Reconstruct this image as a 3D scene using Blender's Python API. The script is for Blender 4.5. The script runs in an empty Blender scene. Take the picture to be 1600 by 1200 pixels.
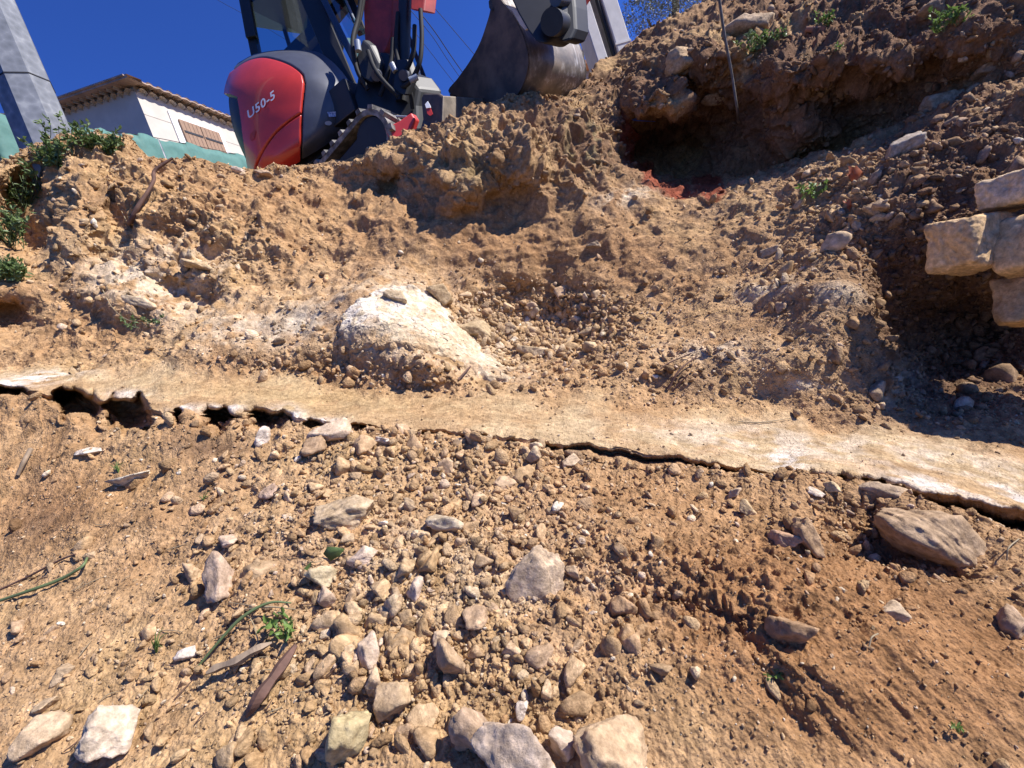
import bpy, bmesh, math, random
import numpy as np
from mathutils import Vector, Matrix
random.seed(7); rng = np.random.default_rng(7)
scene = bpy.context.scene
COL = scene.collection

# ---------------------------------------------------------------- camera, sky, sun
FPX = 740.0                                   # focal length in photo pixels (photo is 1600x1200)
PITCH, ROLL = math.radians(4.7), math.radians(19.6)
U = np.array([-math.sin(ROLL)*math.cos(PITCH), -math.sin(PITCH), math.cos(ROLL)*math.cos(PITCH)]); U /= np.linalg.norm(U)
_r = np.array([1.0, 0, 0]) - U*U[0]; _r /= np.linalg.norm(_r)
_b = np.cross(U, _r)
A = np.stack([_r, _b, U])                     # survey frame (right, forward, up of the handheld camera) -> level world
def W(p): return np.asarray(p, float) @ A.T
cam = bpy.data.cameras.new("camera"); cam_o = bpy.data.objects.new("camera", cam); COL.objects.link(cam_o)
cam.sensor_width = 36; cam.lens = FPX/1600*36; cam.clip_start = 0.05; cam.clip_end = 600
cx, cy, cz = W([1, 0, 0]), W([0, 0, 1]), -W([0, 1, 0])
cam_o.matrix_world = Matrix(((cx[0], cy[0], cz[0], 0), (cx[1], cy[1], cz[1], 0), (cx[2], cy[2], cz[2], 0), (0, 0, 0, 1)))
scene.camera = cam_o
S_F = np.array([0.50, -0.21, 0.85]); S_F /= np.linalg.norm(S_F)   # towards the sun
S = W(S_F)
SUN_EL, SUN_AZ = math.asin(S[2]), math.atan2(S[0], S[1])
world = bpy.data.worlds.new("World"); scene.world = world; world.use_nodes = True
wn = world.node_tree
sky = wn.nodes.new('ShaderNodeTexSky'); sky.sky_type = 'NISHITA'; sky.sun_disc = False
sky.sun_elevation = SUN_EL; sky.sun_rotation = SUN_AZ
sky.altitude = 400; sky.air_density = 1.0; sky.dust_density = 0.15; sky.ozone_density = 3.5
air = wn.nodes.new('ShaderNodeMix'); air.data_type = 'RGBA'; air.blend_type = 'MULTIPLY'; air.inputs[0].default_value = 1; air.inputs[7].default_value = (.44, .79, 1.86, 1)   # deep clear blue of the day
wn.links.new(sky.outputs[0], air.inputs[6]); wn.links.new(air.outputs[2], wn.nodes['Background'].inputs[0]); wn.nodes['Background'].inputs[1].default_value = 0.057
sun = bpy.data.lights.new("sun", 'SUN'); sun.energy = 5.0; sun.angle = math.radians(0.5); sun.color = (1, 0.955, 0.90)
sun_o = bpy.data.objects.new("sun", sun); COL.objects.link(sun_o)
sun_o.rotation_euler = Vector(S).to_track_quat('Z', 'Y').to_euler()
vs = scene.view_settings; vs.view_transform = 'Standard'; vs.look = 'None'; vs.exposure = 0.68; vs.gamma = 1; vs.use_curve_mapping = False

# ---------------------------------------------------------------- helpers
def P(px, py, d):                             # photo pixel + distance -> survey frame
    return np.array([(px-800)/FPX*d, d, (600-py)/FPX*d])
def tag(o, label=None, cat=None, group=None, kind=None):
    if label: o['label'] = label
    if cat: o['category'] = cat
    if group: o['group'] = group
    if kind: o['kind'] = kind
    return o
def raw_mesh(name, v, f, smooth=False):
    me = bpy.data.meshes.new(name)
    v = np.asarray(v, np.float32)
    if isinstance(f, np.ndarray):
        n, k = f.shape
        me.vertices.add(len(v)); me.vertices.foreach_set('co', v.ravel())
        me.loops.add(n*k); me.loops.foreach_set('vertex_index', f.astype(np.int32).ravel())
        me.polygons.add(n); me.polygons.foreach_set('loop_start', np.arange(0, n*k, k, dtype=np.int32))
        me.update(calc_edges=True)
    else:
        me.from_pydata(v.tolist(), [], f); me.update()
    if smooth: me.polygons.foreach_set('use_smooth', np.ones(len(me.polygons), bool))
    return me
def empty(name, locF):
    o = bpy.data.objects.new(name, None); COL.objects.link(o); o.location = W(locF); o.empty_display_size = .1
    return o
def add(name, vF, f, mat, parent=None, smooth=False, root=None):
    """vF in survey frame; root = location (survey frame) of the top-level object the mesh belongs to."""
    v = W(vF)
    if parent is None:
        base = v.mean(0); base[2] = v[:, 2].min()
        me = raw_mesh(name, v-base, f, smooth); o = bpy.data.objects.new(name, me); o.location = base
    else:
        p = parent; base = np.zeros(3)
        while p is not None: base = base+np.array(p.location); p = p.parent
        me = raw_mesh(name, v-base, f, smooth); o = bpy.data.objects.new(name, me); o.parent = parent
    me.materials.append(mat); COL.objects.link(o)
    return o

# gradient noise (numpy)
_perm = rng.permutation(256).astype(np.int32); _perm = np.concatenate([_perm, _perm])
_grad = rng.normal(size=(256, 3)).astype(np.float32); _grad /= np.linalg.norm(_grad, axis=1)[:, None]
def pn(p, s, off=0.0):
    q = p.astype(np.float32)*np.float32(1.0/s)+np.float32(off)
    i = np.floor(q).astype(np.int32); f = q-i; i &= 255
    u = f*f*f*(f*(f*6-15)+10)
    out = 0
    for dx in (0, 1):
        wx = u[:, 0] if dx else 1-u[:, 0]
        a = _perm[(i[:, 0]+dx) & 255]
        for dy in (0, 1):
            wy = u[:, 1] if dy else 1-u[:, 1]
            b = _perm[a+((i[:, 1]+dy) & 255)]
            for dz in (0, 1):
                wz = u[:, 2] if dz else 1-u[:, 2]
                g = _grad[_perm[b+((i[:, 2]+dz) & 255)]]
                out = out+wx*wy*wz*(g[:, 0]*(f[:, 0]-dx)+g[:, 1]*(f[:, 1]-dy)+g[:, 2]*(f[:, 2]-dz))
    return out*1.6
def sstep(a, b, x):
    t = np.clip((x-a)/(b-a), 0, 1); return t*t*(3-2*t)

# ---------------------------------------------------------------- materials
def nt(name):
    m = bpy.data.materials.new(name); m.use_nodes = True
    t = m.node_tree; return m, t, t.nodes['Principled BSDF']
def N(t, typ, **kw):
    n = t.nodes.new(typ)
    for k, v in kw.items():
        if k in n.inputs: n.inputs[k].default_value = v
        else: setattr(n, k, v)
    return n
def noise(t, scale, detail=4, rough=.6, coord='Object'):
    tc = t.nodes.new('ShaderNodeTexCoord'); n = N(t, 'ShaderNodeTexNoise', Scale=scale, Detail=detail, Roughness=rough)
    t.links.new(tc.outputs[coord], n.inputs['Vector']); return n
def ramp(t, src, stops):
    r = t.nodes.new('ShaderNodeValToRGB'); e = r.color_ramp.elements
    while len(e) < len(stops): e.new(.5)
    for i, (p, c) in enumerate(stops):
        e[i].position = p; e[i].color = (*c, 1) if len(c) == 3 else c
    t.links.new(src, r.inputs[0]); return r
def mixc(t, a, b, fac, mode='MIX'):
    m = t.nodes.new('ShaderNodeMix'); m.data_type = 'RGBA'; m.blend_type = mode
    for s, i in ((fac, 0), (a, 6), (b, 7)):
        if isinstance(s, (int, float)): m.inputs[i].default_value = s
        elif isinstance(s, tuple): m.inputs[i].default_value = (*s, 1) if len(s) == 3 else s
        else: t.links.new(s, m.inputs[i])
    return m.outputs[2]
def bump(t, bsdf, src, strength, dist):
    b = N(t, 'ShaderNodeBump', Strength=strength, Distance=dist); t.links.new(src, b.inputs['Height']); t.links.new(b.outputs[0], bsdf.inputs['Normal'])
def simple(name, col, rough=.6, metal=0, var=.25, scale=8, bmp=0, col2=None, lo=.4, hi=.65, coat=0):
    m, t, b = nt(name)
    n = noise(t, scale, 5)
    c2 = col2 or tuple(c*(1-var) for c in col)
    r = ramp(t, n.outputs['Fac'], [(lo, c2), (hi, col)])
    t.links.new(r.outputs[0], b.inputs['Base Color'])
    b.inputs['Roughness'].default_value = rough; b.inputs['Metallic'].default_value = metal
    b.inputs['Coat Weight'].default_value = coat
    if bmp: bump(t, b, n.outputs['Fac'], .6, bmp)
    return m
def earth_mat(name, attr, k=1.0):
    m, t, b = nt(name)
    if attr:
        a = N(t, 'ShaderNodeAttribute', attribute_name='tint'); base = a.outputs['Color']
    else:
        a = t.nodes.new('ShaderNodeObjectInfo'); base = a.outputs['Color']
    f1 = noise(t, 45*k, 8, .7); f2 = noise(t, 11*k, 4, .6)
    g = ramp(t, f1.outputs['Fac'], [(.25, (.5, .47, .43)), (.5, (.95, .93, .9)), (.72, (1.4, 1.38, 1.36))])
    c = mixc(t, base, g.outputs[0], 1.0, 'MULTIPLY')
    h = ramp(t, f2.outputs['Fac'], [(.3, (.78, .74, .7)), (.7, (1.18, 1.17, 1.16))])
    c = mixc(t, c, h.outputs[0], 1.0, 'MULTIPLY')
    t.links.new(c, b.inputs['Base Color']); b.inputs['Roughness'].default_value = .95
    b.inputs['Specular IOR Level'].default_value = .08
    # grains
    v = t.nodes.new('ShaderNodeTexVoronoi'); v.inputs['Scale'].default_value = (130 if attr else 90)*k
    tc = t.nodes.new('ShaderNodeTexCoord'); t.links.new(tc.outputs['Object'], v.inputs['Vector'])
    mm = N(t, 'ShaderNodeMath', operation='MULTIPLY_ADD'); t.links.new(v.outputs['Distance'], mm.inputs[0]); mm.inputs[1].default_value = -.35 if attr else -.1
    t.links.new(f1.outputs['Fac'], mm.inputs[2])
    bump(t, b, mm.outputs[0], .9 if attr else .7, .012 if attr else .010)
    return m
M_SOIL = earth_mat('soil', True)
M_ROCK = earth_mat('rock', False)
M_STONE = earth_mat('small_rock', False, .06)

# ---------------------------------------------------------------- terrain
# survey lines across the slope: (column px, row px, distance) from the trench bottom up to the crest
LIP = [(-500,590,2.7),(0,606,2.52),(60,612,2.46),(110,622,2.4),(160,640,2.35),(240,640,2.28),(300,646,2.22),(380,650,2.18),(440,648,2.15),(520,660,2.1),(640,668,2.03),(760,678,1.96),(850,689,1.89),(950,699,1.82),(1050,713,1.74),(1150,727,1.67),(1220,738,1.62),(1250,735,1.6),(1300,738,1.56),(1360,745,1.53),(1400,752,1.5),(1450,768,1.46),(1500,772,1.44),(1600,800,1.36),(2200,900,1.2)]
ROWS = [
 [(-500,1900,.75),(0,1800,.7),(800,1750,.58),(1600,1750,.52),(2200,1850,.5)],
 [(-500,1300,1.2),(0,1200,1.1),(800,1200,.92),(1600,1200,.85),(2200,1250,.8)],
 [(-500,1050,1.6),(0,1000,1.45),(400,1000,1.25),(800,1000,1.14),(1200,1000,1.05),(1600,1000,1.03),(2200,1020,1)],
 [(-500,850,2.1),(0,840,1.9),(400,850,1.55),(800,850,1.40),(1200,860,1.28),(1600,890,1.2),(2200,960,1.1)],
 'under', 'recess', 'edge', 'lip', 'lip2',
 [(-500,560,3.2),(0,578,2.95),(200,562,2.9),(400,585,2.75),(600,603,2.6),(800,612,2.5),(1000,627,2.35),(1150,640,2.25),(1300,655,2.1),(1600,690,1.85),(2200,750,1.6)],
 [(-500,480,3.5),(0,500,3.2),(200,510,3.2),(400,520,3.1),(600,520,2.95),(700,540,2.9),(830,565,2.9),(1000,560,2.65),(1150,560,2.5),(1300,565,2.27),(1355,600,2.18),(1410,605,2.3),(1600,625,2.2),(2200,650,1.9)],
 [(-500,380,3.7),(0,400,3.5),(200,400,3.6),(400,420,3.6),(600,440,3.40),(720,470,3.35),(850,490,3.33),(1000,470,3.15),(1150,450,2.95),(1300,430,2.5),(1350,450,2.42),(1410,470,2.55),(1600,500,2.5),(2200,500,2.2)],
 [(-500,300,3.9),(0,320,3.7),(200,300,3.9),(400,340,4.0),(600,370,3.75),(800,360,3.65),(950,360,3.55),(1100,335,3.45),(1200,310,3.25),(1290,315,2.95),(1350,340,2.62),(1420,350,2.45),(1600,340,2.3),(2200,320,2.1)],
 [(-500,280,4.0),(0,270,3.8),(130,228,4.05),(300,275,4.2),(480,285,4.3),(620,270,4.1),(740,240,4.1),(900,230,4.15),(1000,285,4.05),(1100,300,4.0),(1200,282,3.65),(1300,252,3.25),(1400,225,2.95),(1500,190,2.75),(1600,150,2.6),(2200,80,2.2)],
 [(-500,275,4.05),(0,262,3.9),(130,214,4.12),(300,265,4.3),(480,276,4.4),(620,225,4.25),(740,195,4.25),(900,190,4.3),(970,235,4.4),(1020,268,4.8),(1100,286,4.8),(1200,266,4.55),(1300,234,4.15),(1400,200,3.75),(1500,160,3.35),(1600,115,3.0),(2200,20,2.4)],
 [(-500,273,4.1),(0,256,3.95),(130,208,4.16),(300,262,4.38),(480,270,4.46),(600,224,4.45),(740,172,4.36),(900,160,4.5),(960,170,4.65),(1010,150,4.75),(1100,120,4.4),(1200,100,4.05),(1300,80,3.75),(1400,50,3.45),(1500,20,3.2),(1600,-20,3.0),(2200,-150,2.7)],
 [(-500,290,4.2),(0,252,4.0),(60,236,4.1),(130,203,4.2),(200,222,4.3),(260,250,4.4),(400,266,4.5),(480,261,4.5),(560,234,4.52),(640,206,4.45),(700,182,4.4),(740,165,4.4),(800,158,4.45),(890,150,4.7),(930,100,5.2),(1000,62,5.2),(1060,20,5.2),(1100,0,5.2),(1200,-60,5.2),(1400,-160,5),(1600,-260,4.8),(2200,-600,4.5)],
]
NC = 1500
pxs = np.concatenate([np.linspace(-500, -30, 110, endpoint=False), np.linspace(-30, 1630, NC-220), np.linspace(1632, 2200, 110)])
def crv(L):
    a = np.array(L, float); y = np.interp(pxs, a[:, 0], a[:, 1]); d = np.interp(pxs, a[:, 0], a[:, 2])
    ker = np.exp(-.5*(np.arange(-30, 31)/11.0)**2); ker /= ker.sum()
    sm = lambda z: np.convolve(np.pad(z, 30, 'edge'), ker, 'valid')
    return sm(y), sm(d)
ly, ld = crv(LIP)
ly0 = ly.copy(); jit = pn(np.stack([pxs, pxs*0, pxs*0], 1), 45)*6+pn(np.stack([pxs, pxs*0+9, pxs*0], 1), 14)*3.2+pn(np.stack([pxs, pxs*0+5, pxs*0], 1), 6)*1.5
ly = ly+jit
drop = np.interp(pxs, [-500, 0, 60, 100, 240, 300, 380, 500, 560, 640, 760, 900, 1150, 1225, 1250, 1300, 1400, 1500, 1600, 2200], [10, 10, 8, 9, 9, 8, 9, 8, 7, 7, 7, 10, 10, 4, 6, 20, 26, 30, 38, 40])
rec = np.interp(pxs, [-500, 0, 500, 600, 1200, 1240, 1300, 1600, 2200], [.02, .02, .02, .07, .08, .02, .14, .18, .2])
rec = rec*np.where((pxs > 540) & (pxs < 880), sstep(-.25, .25, pn(np.stack([pxs, pxs*0+3, pxs*0], 1), 38)), 1)
CY, CD = [], []
for r in ROWS:
    if r == 'under': y, d = ly+drop+3, ld-.03
    elif r == 'recess': y, d = ly+drop*.75, ld+rec
    elif r == 'edge': y, d = ly+drop*.42, ld+rec*.18
    elif r == 'lip': y, d = ly, ld
    elif r == 'lip2': y, d = ly0-9, ld+.055
    else: y, d = crv(r)
    CY.append(y); CD.append(d)
CY = np.array(CY); CD = np.array(CD)
iu = ROWS.index('under')
cnt = [70, 130, 100, 150, 14, 14, 14, 12, 62, 90, 130, 130, 110, 70, 120, 130]
def pchip_rows(C):
    """monotone cubic through the survey lines, per column"""
    out = []
    K = len(C)
    dl = np.diff(C, axis=0)
    m = np.zeros_like(C)
    for k in range(1, K-1):
        a, b = dl[k-1], dl[k]
        m[k] = np.where(a*b > 0, 2*a*b/(a+b+1e-12*np.sign(a+b+1e-20)), 0)
        if iu <= k <= iu+3: m[k] *= .15
    m[0] = dl[0]; m[-1] = dl[-1]
    for k in range(K-1):
        for j in range(cnt[k]):
            t = j/cnt[k]
            out.append((2*t**3-3*t*t+1)*C[k]+(t**3-2*t*t+t)*m[k]+(-2*t**3+3*t*t)*C[k+1]+(t**3-t*t)*m[k+1])
    out.append(C[-1]); return np.array(out)
GY = pchip_rows(CY); GD = pchip_rows(CD); GX = np.repeat(pxs[None], len(GY), 0)
NR0 = len(GY)
lip_row = sum(cnt[:iu+3])
rowi = np.arange(NR0)[:, None]
# local relief in survey pixels: cx, cy, rx, ry, rotation deg, amount (m towards (-) or away (+) from the camera), sharpness
BUMPS = [
 (800,520,130,70,0,.12,1.5),(860,530,90,45,0,.08,2),                 # hollow full of rubble
 (635,515,98,70,22,-.22,1.5),(450,515,160,50,-12,-.20,1.5),(930,400,150,60,-35,.04,1.3),(850,490,150,65,0,.06,1.3),(700,560,90,40,25,-.12,1.6),(600,570,120,25,5,-.05,1.5),
 (1240,510,130,85,15,-.08,1.4),(1300,520,60,80,0,-.03,1.4),(1100,560,110,40,0,-.06,1.5),
 (740,230,90,55,10,-.17,1.8),(640,300,50,30,10,.14,1.8),(700,300,60,30,0,-.15,1.8),(850,240,90,50,10,-.15,1.5),(560,290,60,30,0,.10,1.5),
 (330,340,110,60,15,-.12,1.5),(290,420,80,30,20,-.12,2),(210,470,90,35,20,-.12,2),(320,470,70,30,10,.06,1.5),(50,330,45,70,0,.3,2),(20,500,40,30,0,.18,2),(110,330,50,60,0,-.15,2),
 (1080,80,70,35,-30,-.25,1.6),(1030,160,45,35,0,-.28,2),(1240,200,60,50,0,-.18,1.8),(1250,110,70,30,-20,-.25,1.8),(1380,100,60,30,-20,-.2,1.8),(1150,200,60,40,0,.12,1.5),(1170,80,60,30,-20,-.1,1.5),(1500,60,60,40,-20,-.15,1.6),
 (1050,235,65,45,0,.30,2),(1480,530,100,70,0,.22,2),(1105,300,25,14,30,-.10,2),
 (400,780,25,18,20,.06,2),(660,870,110,60,0,-.05,1.5),(1000,850,60,60,30,-.04,1.5),(1110,895,150,42,16,-.06,2),(1110,975,160,28,12,.05,2),(1335,840,75,55,25,.20,2),(1420,880,90,35,20,.07,1.8),(1060,910,130,50,15,.05,1.5),
 (1240,1010,150,40,25,-.05,1.5),(1300,1090,120,40,40,-.04,1.6),(1200,1050,20,110,-30,.04,2),(1540,1000,60,60,10,.06,1.6),(200,820,200,60,-10,-.04,1.5),(600,1060,110,70,0,.04,1.5),
 (760,1130,160,60,0,.05,1.5),(330,860,80,40,-10,.03,1.5),
]
HOLES = [(18,614,24,10,10,.25),(100,620,12,7,0,.15),(122,632,36,20,10,.42),(205,646,38,22,15,.42),(281,652,11,13,0,.25),(335,657,26,19,0,.40),(415,660,34,18,5,.42),(485,667,18,9,0,.2),(560,668,18,5,5,.12),(1340,755,55,12,8,.12)]
HN = pn(np.stack([GX.ravel(), GY.ravel(), GX.ravel()*0], 1), 19, 4.4).reshape(GX.shape)
for (x, y, rx, ry, rot, am, pw) in BUMPS+[(h[0], h[1], h[2], h[3], h[4], h[5], 4) for h in HOLES]:
    ca, sa = math.cos(math.radians(rot)), math.sin(math.radians(rot))
    dx, dy = GX-x, GY-y
    q = ((dx*ca+dy*sa)/rx)**2+((-dx*sa+dy*ca)/ry)**2
    if pw == 4: q = q*(1+.9*HN)
    GD = GD+am*np.exp(-(q**(pw/1.0))*.7)*(GD/2.5 if pw < 4 else 1)
# plateau behind the crest, out to the horizon
GXp, GYp, GDp = [], [], []
PF = np.stack([(GX-800)/FPX*GD, GD, (600-GY)/FPX*GD], -1)
crest = PF[-1]; hz = crest@U
back = []
for dd, zz in ((.12, -.03), (.3, -.1), (.6, -.2), (1.2, -.3), (2.5, -.35), (6, -.4), (14, -.6), (40, -1.5), (120, -4), (400, -12)):
    d = crest[:, 1]+dd; x = crest[:, 0]/crest[:, 1]*d
    z = np.minimum((hz+zz), 1.98 if dd > .5 else 9)
    zF = (z-U[0]*x-U[1]*d)/U[2]
    back.append(np.stack([x, d, zF], -1))
back = np.array(back)
NR = NR0
V = PF.reshape(-1, 3).astype(np.float64)
vpx, vpy, vd = GX.ravel(), GY.ravel(), GD.ravel()
def grid_normals(V, nr, nc):
    G = V.reshape(nr, nc, 3)
    du = np.gradient(G, axis=1); dv = np.gradient(G, axis=0)
    n = np.cross(du, dv); n /= np.linalg.norm(n, axis=-1, keepdims=True)+1e-12
    return n.reshape(-1, 3)
nrm = grid_normals(V, NR, NC)
flip = np.sign(np.median(-(nrm*V).sum(1))); nrm *= flip
LN = pn(np.stack([GX.ravel(), GY.ravel(), GX.ravel()*0], 1), 70, 2.2).reshape(GX.shape)*22+pn(np.stack([GX.ravel(), GY.ravel(), GX.ravel()*0], 1), 16, 2.7).reshape(GX.shape)*10
ledge = (sstep(lip_row-4, lip_row+2, rowi)*(1-sstep(lip_row+50, lip_row+84, rowi+LN))+np.zeros_like(GX)).ravel()
under = ((rowi > sum(cnt[:iu])+3) & (rowi < lip_row-1)) + np.zeros_like(GX); under = under.ravel()
Vn = V.astype(np.float32)
big = pn(Vn, .55, 3.1); mid = pn(Vn, .2, 7.7); m2 = pn(Vn, .09, 1.3); m3 = pn(Vn, .042, 5.5); m4 = pn(Vn, .02, 8.5); m5 = pn(Vn, .0095, 2.5)
crag = np.abs(pn(Vn, .3, 12.2)); crag2 = np.abs(pn(Vn, .11, 15.2))
rough = 1-.82*ledge
def gz(x, y, rx, ry, rot=0):
    ca, sa = math.cos(math.radians(rot)), math.sin(math.radians(rot))
    dx, dy = vpx-x, vpy-y
    return np.exp(-(((dx*ca+dy*sa)/rx)**2+((-dx*sa+dy*ca)/ry)**2))
craggy = np.clip(gz(760,240,190,90,-5)+gz(1250,110,330,130,-20)+gz(260,330,230,120,15)*1.0+gz(1480,880,160,80,20)*.5+gz(1500,230,200,120,-20)*.5, 0, 1.3)
sc = np.clip(vd/2.2, .45, 1.7)                # coarser relief on the far bank
rough = rough*(1-.75*under)
def clod(n, a=.08, b=.38): return sstep(a, b, n)
cz = np.clip(.22+gz(700,930,330,260)*.7+gz(1100,930,190,75,12)*1.6+gz(1400,280,220,90,-25)*.6+gz(800,220,160,70)*.35+gz(1250,80,420,130)*.9+gz(1480,540,140,120)*.8+gz(120,520,160,60)*.5+gz(250,330,250,80)*.2+gz(1400,850,200,80)+gz(500,590,120,25)*.4-gz(1250,500,120,80)*.35-gz(850,390,260,70)*.25-gz(450,500,160,50,-12)*.3, .05, 1.8)*(1-.5*sstep(2.6, 3.4, vd))
edge_ = 1-.85*sstep(sum(cnt)-130, sum(cnt)-100, rowi+0*GX).ravel()*(1-sstep(930, 1000, vpx))
disp = rough*(big*.05*sc+mid*.026*sc+m2*.011*sc+m3*.004*sc+m4*.0022+m5*.0022*np.clip(1.6-vd*.3, .3, 1.2)+edge_*cz*(clod(m2, .2, .5)*.012*sc+clod(m3)*.011*sc+clod(m4)*.0065*(1-.6*sstep(3.2, 4.2, vd))+clod(pn(Vn, .013, 71.), .1, .4)*.0040))
def scrape(rot, L_, w_, s_):
    ca_, sa_ = math.cos(math.radians(rot)), math.sin(math.radians(rot))
    return pn(np.stack([(vpx*ca_+vpy*sa_)/L_, (-vpx*sa_+vpy*ca_)/w_, vpx*0+s_], 1), 1.0)
disp += rough*((scrape(-27, 170, 13, 1.5)*.020+scrape(-27, 90, 6, 4.5)*.009)*gz(1180,385,290,90,-27)+(scrape(-8, 150, 10, 7.5)*.012)*gz(820,380,220,60)+(scrape(44, 150, 15, 2.5)*.014+scrape(44, 70, 6, 5.5)*.005)*gz(1330,1060,260,130,20)+(scrape(-70, 120, 16, 8.5)*.016)*gz(430,330,170,70))
disp += rough*craggy*(-(crag)*.18+.05-(crag2)*.07+.02)+edge_*rough*craggy*(np.abs(m3)*.016*sc+np.abs(m2)*.026*sc+np.abs(m4)*.006-.012)+(ledge*(mid*.008+m3*.0015+m4*.0012+m5*.0006))
V = V+nrm*disp[:, None]
# --- colour of the ground: soil kinds by place, plus shade painted into bank and recess
SOIL = np.array([.455, .30, .162]); RED = np.array([.325, .18, .085]); PALE = np.array([.62, .51, .37]); SHELF = np.array([.47, .355, .215])
HUM_SHADE = np.array([.17, .105, .065]); MARL = np.array([.27, .070, .042]); WHITE = np.array([.72, .68, .63]); OCH = np.array([.48, .34, .165]); GREY = np.array([.45, .42, .36])
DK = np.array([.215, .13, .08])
tint = np.repeat(SOIL[None], len(V), 0)
def lay(c, w):
    global tint
    w = np.clip(w, 0, 1)[:, None]; tint = tint*(1-w)+c*w
nb = pn(Vn, .45, 21.)+.5*pn(Vn, .12, 22.)
lay(RED, sstep(-.1, .7, nb)*.4)
lay(OCH, sstep(.1, .7, -nb)*.3)
lay(RED, gz(1200,950,330,150,15)*1.0+gz(1430,1060,300,180)*1.0+gz(100,790,200,60,-12)*.5+gz(820,380,330,80,5)*.7+gz(330,300,250,50)*.3+gz(520,590,200,30)*.6+gz(130,500,160,50)*.5+gz(60,760,160,90)*.3)
lay(DK, (gz(1250,100,420,120,-18)*1.7+gz(1500,230,200,110,-25)*.9+gz(1480,500,140,150)*2.2)*sstep(-.9, .2, nb))  # shade of the upper bank and the recess painted into the soil colour
lay(HUM_SHADE*.8, gz(1490,510,110,110)*1.3)  # recess under the blocks darkened again, shade put into the colour
lay(HUM_SHADE, gz(130,790,190,30,-15)*.7*sstep(-.2, .3, nb)+gz(330,700,60,18)*.8+gz(1420,840,140,60,20)*.35+gz(1080,590,60,25)*.5)
pat = pn(Vn, .12, 31.)+.6*pn(Vn, .04, 32.)
for (x, y, rx, ry, rot, s) in [(240,450,110,45,20,1.0),(300,400,60,25,20,.8),(185,440,40,20,0,.8),(420,510,110,30,-12,.9),(640,500,110,60,10,1.1),(760,560,70,20,25,.9),(1110,545,70,18,0,.8),(1210,452,60,16,-5,1.),(1310,470,30,14,0,.8),(1255,602,28,7,0,1.2),(980,312,45,14,-15,.9),(700,900,260,110,10,.35),(1400,600,40,40,0,.5)]:
    lay(PALE, gz(x, y, rx, ry, rot)*s*sstep(-.45, .25, pat))
lay(GREY, gz(450,500,70,20,-15)*.6+gz(1000,690,200,20,6)*.1)
lay(SHELF, ledge*(.92-.55*sstep(-.1, .6, nb)))
lay(OCH*.85, ledge*gz(500,620,260,25,3)*.55)
lay(SOIL, ledge*sstep(.1, .55, pn(Vn, .16, 81.)+.5*pn(Vn, .05, 82.))*.6)
lay(WHITE, ledge*(gz(60,590,70,10,-8)*.9+gz(1230,722,30,14)*1.1+gz(1440,760,60,12,10)+gz(1580,780,60,20,10)+gz(1200,690,200,25,5)*.35+gz(1500,730,160,25,8)*.3)*sstep(-.5, .3, pat))
for (x, y, rx, ry, s) in [(190,628,20,6,1),(200,615,30,6,.6),(285,640,18,7,1),(350,640,30,6,1),(445,647,24,10,1.2),(500,658,30,5,.8),(15,600,25,6,.8)]:
    lay(WHITE, gz(x, y, rx, ry)*s*sstep(-.6, .1, pat))
mz = np.maximum(gz(980,220,13,46,-8), np.maximum(gz(1010,275,14,26,-35), np.maximum(gz(1050,293,40,9,10), gz(1108,293,26,16,20)*1.2)))
lay(MARL, sstep(.2, .62, mz+.16*pat)*.9)
lay(np.array([.30, .25, .13]), gz(910,235,40,40,0)*.7*sstep(-.1, .3, pat)+gz(740,270,40,30)*.5)
tint *= (1+.16*pn(Vn, .06, 41.)+.1*pn(Vn, .02, 42.))[:, None]
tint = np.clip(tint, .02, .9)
# assemble
nb_rows = len(back)
Vall = np.concatenate([V, back.reshape(-1, 3)+0])
TR = NR+nb_rows
ii = np.arange((TR-1)*(NC-1)); r0 = ii//(NC-1); c0 = ii % (NC-1); q0 = r0*NC+c0
F = np.stack([q0, q0+1, q0+NC+1, q0+NC], 1) if flip > 0 else np.stack([q0, q0+NC, q0+NC+1, q0+1], 1)
g_me = raw_mesh('ground', W(Vall), F, True)
ca = g_me.attributes.new('tint', 'FLOAT_COLOR', 'POINT')
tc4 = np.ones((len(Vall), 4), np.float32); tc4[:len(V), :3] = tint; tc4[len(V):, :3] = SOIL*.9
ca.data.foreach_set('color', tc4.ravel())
g_me.materials.append(M_SOIL)
ground = bpy.data.objects.new('ground', g_me); COL.objects.link(ground); tag(ground, kind='structure')
nrm2 = grid_normals(V, NR, NC)*flip
vp_x = 800+FPX*V[:, 0]/V[:, 1]; vp_y = 600-FPX*V[:, 2]/V[:, 1]; vdep = V[:, 1]
def at(px, py):
    """ground point seen at that place in the survey photo (index)"""
    k = np.argmin((vp_x-px)**2+(vp_y-py)**2+ (under > .5)*400)
    return k
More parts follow.
